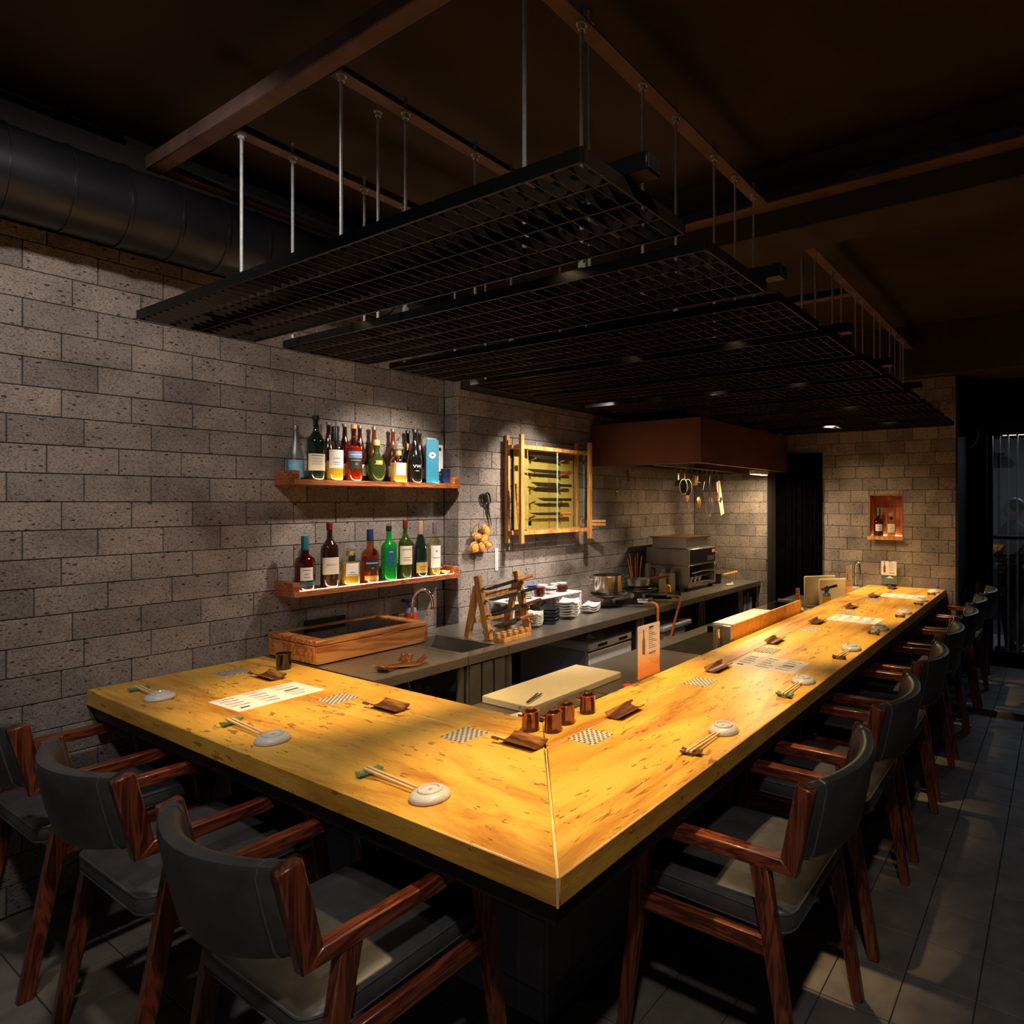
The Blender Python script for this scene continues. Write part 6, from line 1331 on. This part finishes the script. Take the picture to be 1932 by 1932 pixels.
# ice bucket on a stand at the wall end
t = thing('bucket_stand', 'black stand at the end of the back wall', 'stand', (4.98, -0.20, 0)); MB().box(-0.09, 0.09, -0.09, 0.09, 0.56, 0.58).build('top', 'matt_black', t)
for sx in (-1, 1):
    for sy in (-1, 1): MB().bar((sx*0.075, sy*0.075, 0.0), (sx*0.075, sy*0.075, 0.559), 0.018, 0.018).build('leg', 'matt_black', t)
t = thing('wine_bucket', 'shiny dark steel wine bucket at the end of the bar', 'bucket', (4.98, -0.20, 0.5805)); MB().lathe([(0.004, 0), (0.055, 0), (0.07, 0.02), (0.078, 0.17), (0.084, 0.19), (0.084, 0.198), (0.076, 0.196), (0.066, 0.02), (0.004, 0.008)], n=32).build('body', 'steel_dark', t)
for s in (-1, 1): MB().tube([(0, s*0.075, 0.15), (0, s*0.10, 0.155), (0, s*0.10, 0.175), (0, s*0.08, 0.178)], 0.005, 8).build('handle', 'chrome', t)
# person beyond the glass
t = thing('person', 'person in black top standing behind the dark glass partition', 'person', (6.05, -0.40, 0), 2.75)
def skin_mesh(nm, pts, edges, rads, mat, sub=2):
    me = bpy.data.meshes.new(nm); me.from_pydata(pts, edges, []); o = bpy.data.objects.new(nm, me); COL.objects.link(o)
    md = o.modifiers.new('skin', 'SKIN'); md.use_smooth_shade = True
    for v, r in zip(me.skin_vertices[0].data, rads): v.radius = (r, r)
    me.skin_vertices[0].data[0].use_root = True
    s = o.modifiers.new('sub', 'SUBSURF'); s.levels = sub; s.render_levels = sub
    me.materials.append(M[mat]); return o
pts = [(0,0,0.80),(0,0,0.95),(0,0,1.10),(0,0,1.20),(0,0.005,1.27),(0,0.005,1.31), (0.16,0,1.19),(0.20,-0.02,0.95),(0.14,-0.16,0.98),(-0.16,0,1.19),(-0.20,0.0,0.95),(-0.19,-0.10,0.76), (0.09,0,0.76),(0.10,-0.01,0.42),(0.10,0.02,0.05),(-0.09,0,0.76),(-0.10,-0.01,0.42),(-0.10,0.02,0.05)]
edg = [(0,1),(1,2),(2,3),(3,4),(4,5),(3,6),(6,7),(7,8),(3,9),(9,10),(10,11),(0,12),(12,13),(13,14),(0,15),(15,16),(16,17)]
rad = [0.115,0.105,0.115,0.085,0.045,0.045,0.055,0.042,0.032,0.055,0.042,0.03,0.085,0.06,0.045,0.085,0.06,0.045]
bd = skin_mesh('body', pts, edg, rad, 'black_cloth'); bd.parent = t
hd = MB().ell((0, 0, 1.385), 0.068, 0.085, 0.105, 20, 14)
hd.ell((0, -0.088, 1.378), 0.012, 0.016, 0.02, 8, 6); hd.ell((0.07, 0, 1.378), 0.01, 0.018, 0.028, 8, 6); hd.ell((-0.07, 0, 1.378), 0.01, 0.018, 0.028, 8, 6)
h_ = hd.build('head', 'skin', t, ang=80)
for s in (-1, 1): MB().ell((s*0.026, -0.074, 1.395), 0.011, 0.007, 0.006, 8, 6).build('eye', 'hair', h_)
MB().ell((0, -0.079, 1.335), 0.022, 0.007, 0.006, 8, 6).build('mouth', 'foil_red', h_)
MB().ell((0, 0.022, 1.42), 0.078, 0.085, 0.082, 18, 10).build('hair', 'hair', h_)
MB().cyl((0, 0.0, 1.28), (0, 0, 1.32), 0.046).build('neck', 'skin', t)
for s, (hx, hy, hz) in ((1, (0.115, -0.20, 0.985)), (-1, (-0.185, -0.135, 0.70))):
    hm = MB().ell((hx, hy, hz), 0.028, 0.016, 0.045, 10, 8).build('hand', 'skin', t)
    for q in range(4): MB().tube([(hx - 0.021 + 0.014*q, hy - 0.004, hz - 0.035), (hx - 0.021 + 0.014*q, hy - 0.012, hz - 0.06 - 0.004*(1 if q in (1, 2) else 0)), (hx - 0.021 + 0.014*q, hy - 0.008, hz - 0.082 - 0.008*(1 if q in (1, 2) else 0))], 0.0075, 8).build('finger', 'skin', hm)
    MB().tube([(hx + 0.022*-s, hy - 0.006, hz + 0.01), (hx + 0.04*-s, hy - 0.018, hz - 0.012), (hx + 0.042*-s, hy - 0.02, hz - 0.035)], 0.008, 8).build('thumb', 'skin', hm)
for s in (-1, 1): MB().ell((s*0.10, -0.03, 0.035), 0.042, 0.11, 0.034, 12, 6).build('shoe', 'black_plastic', t)
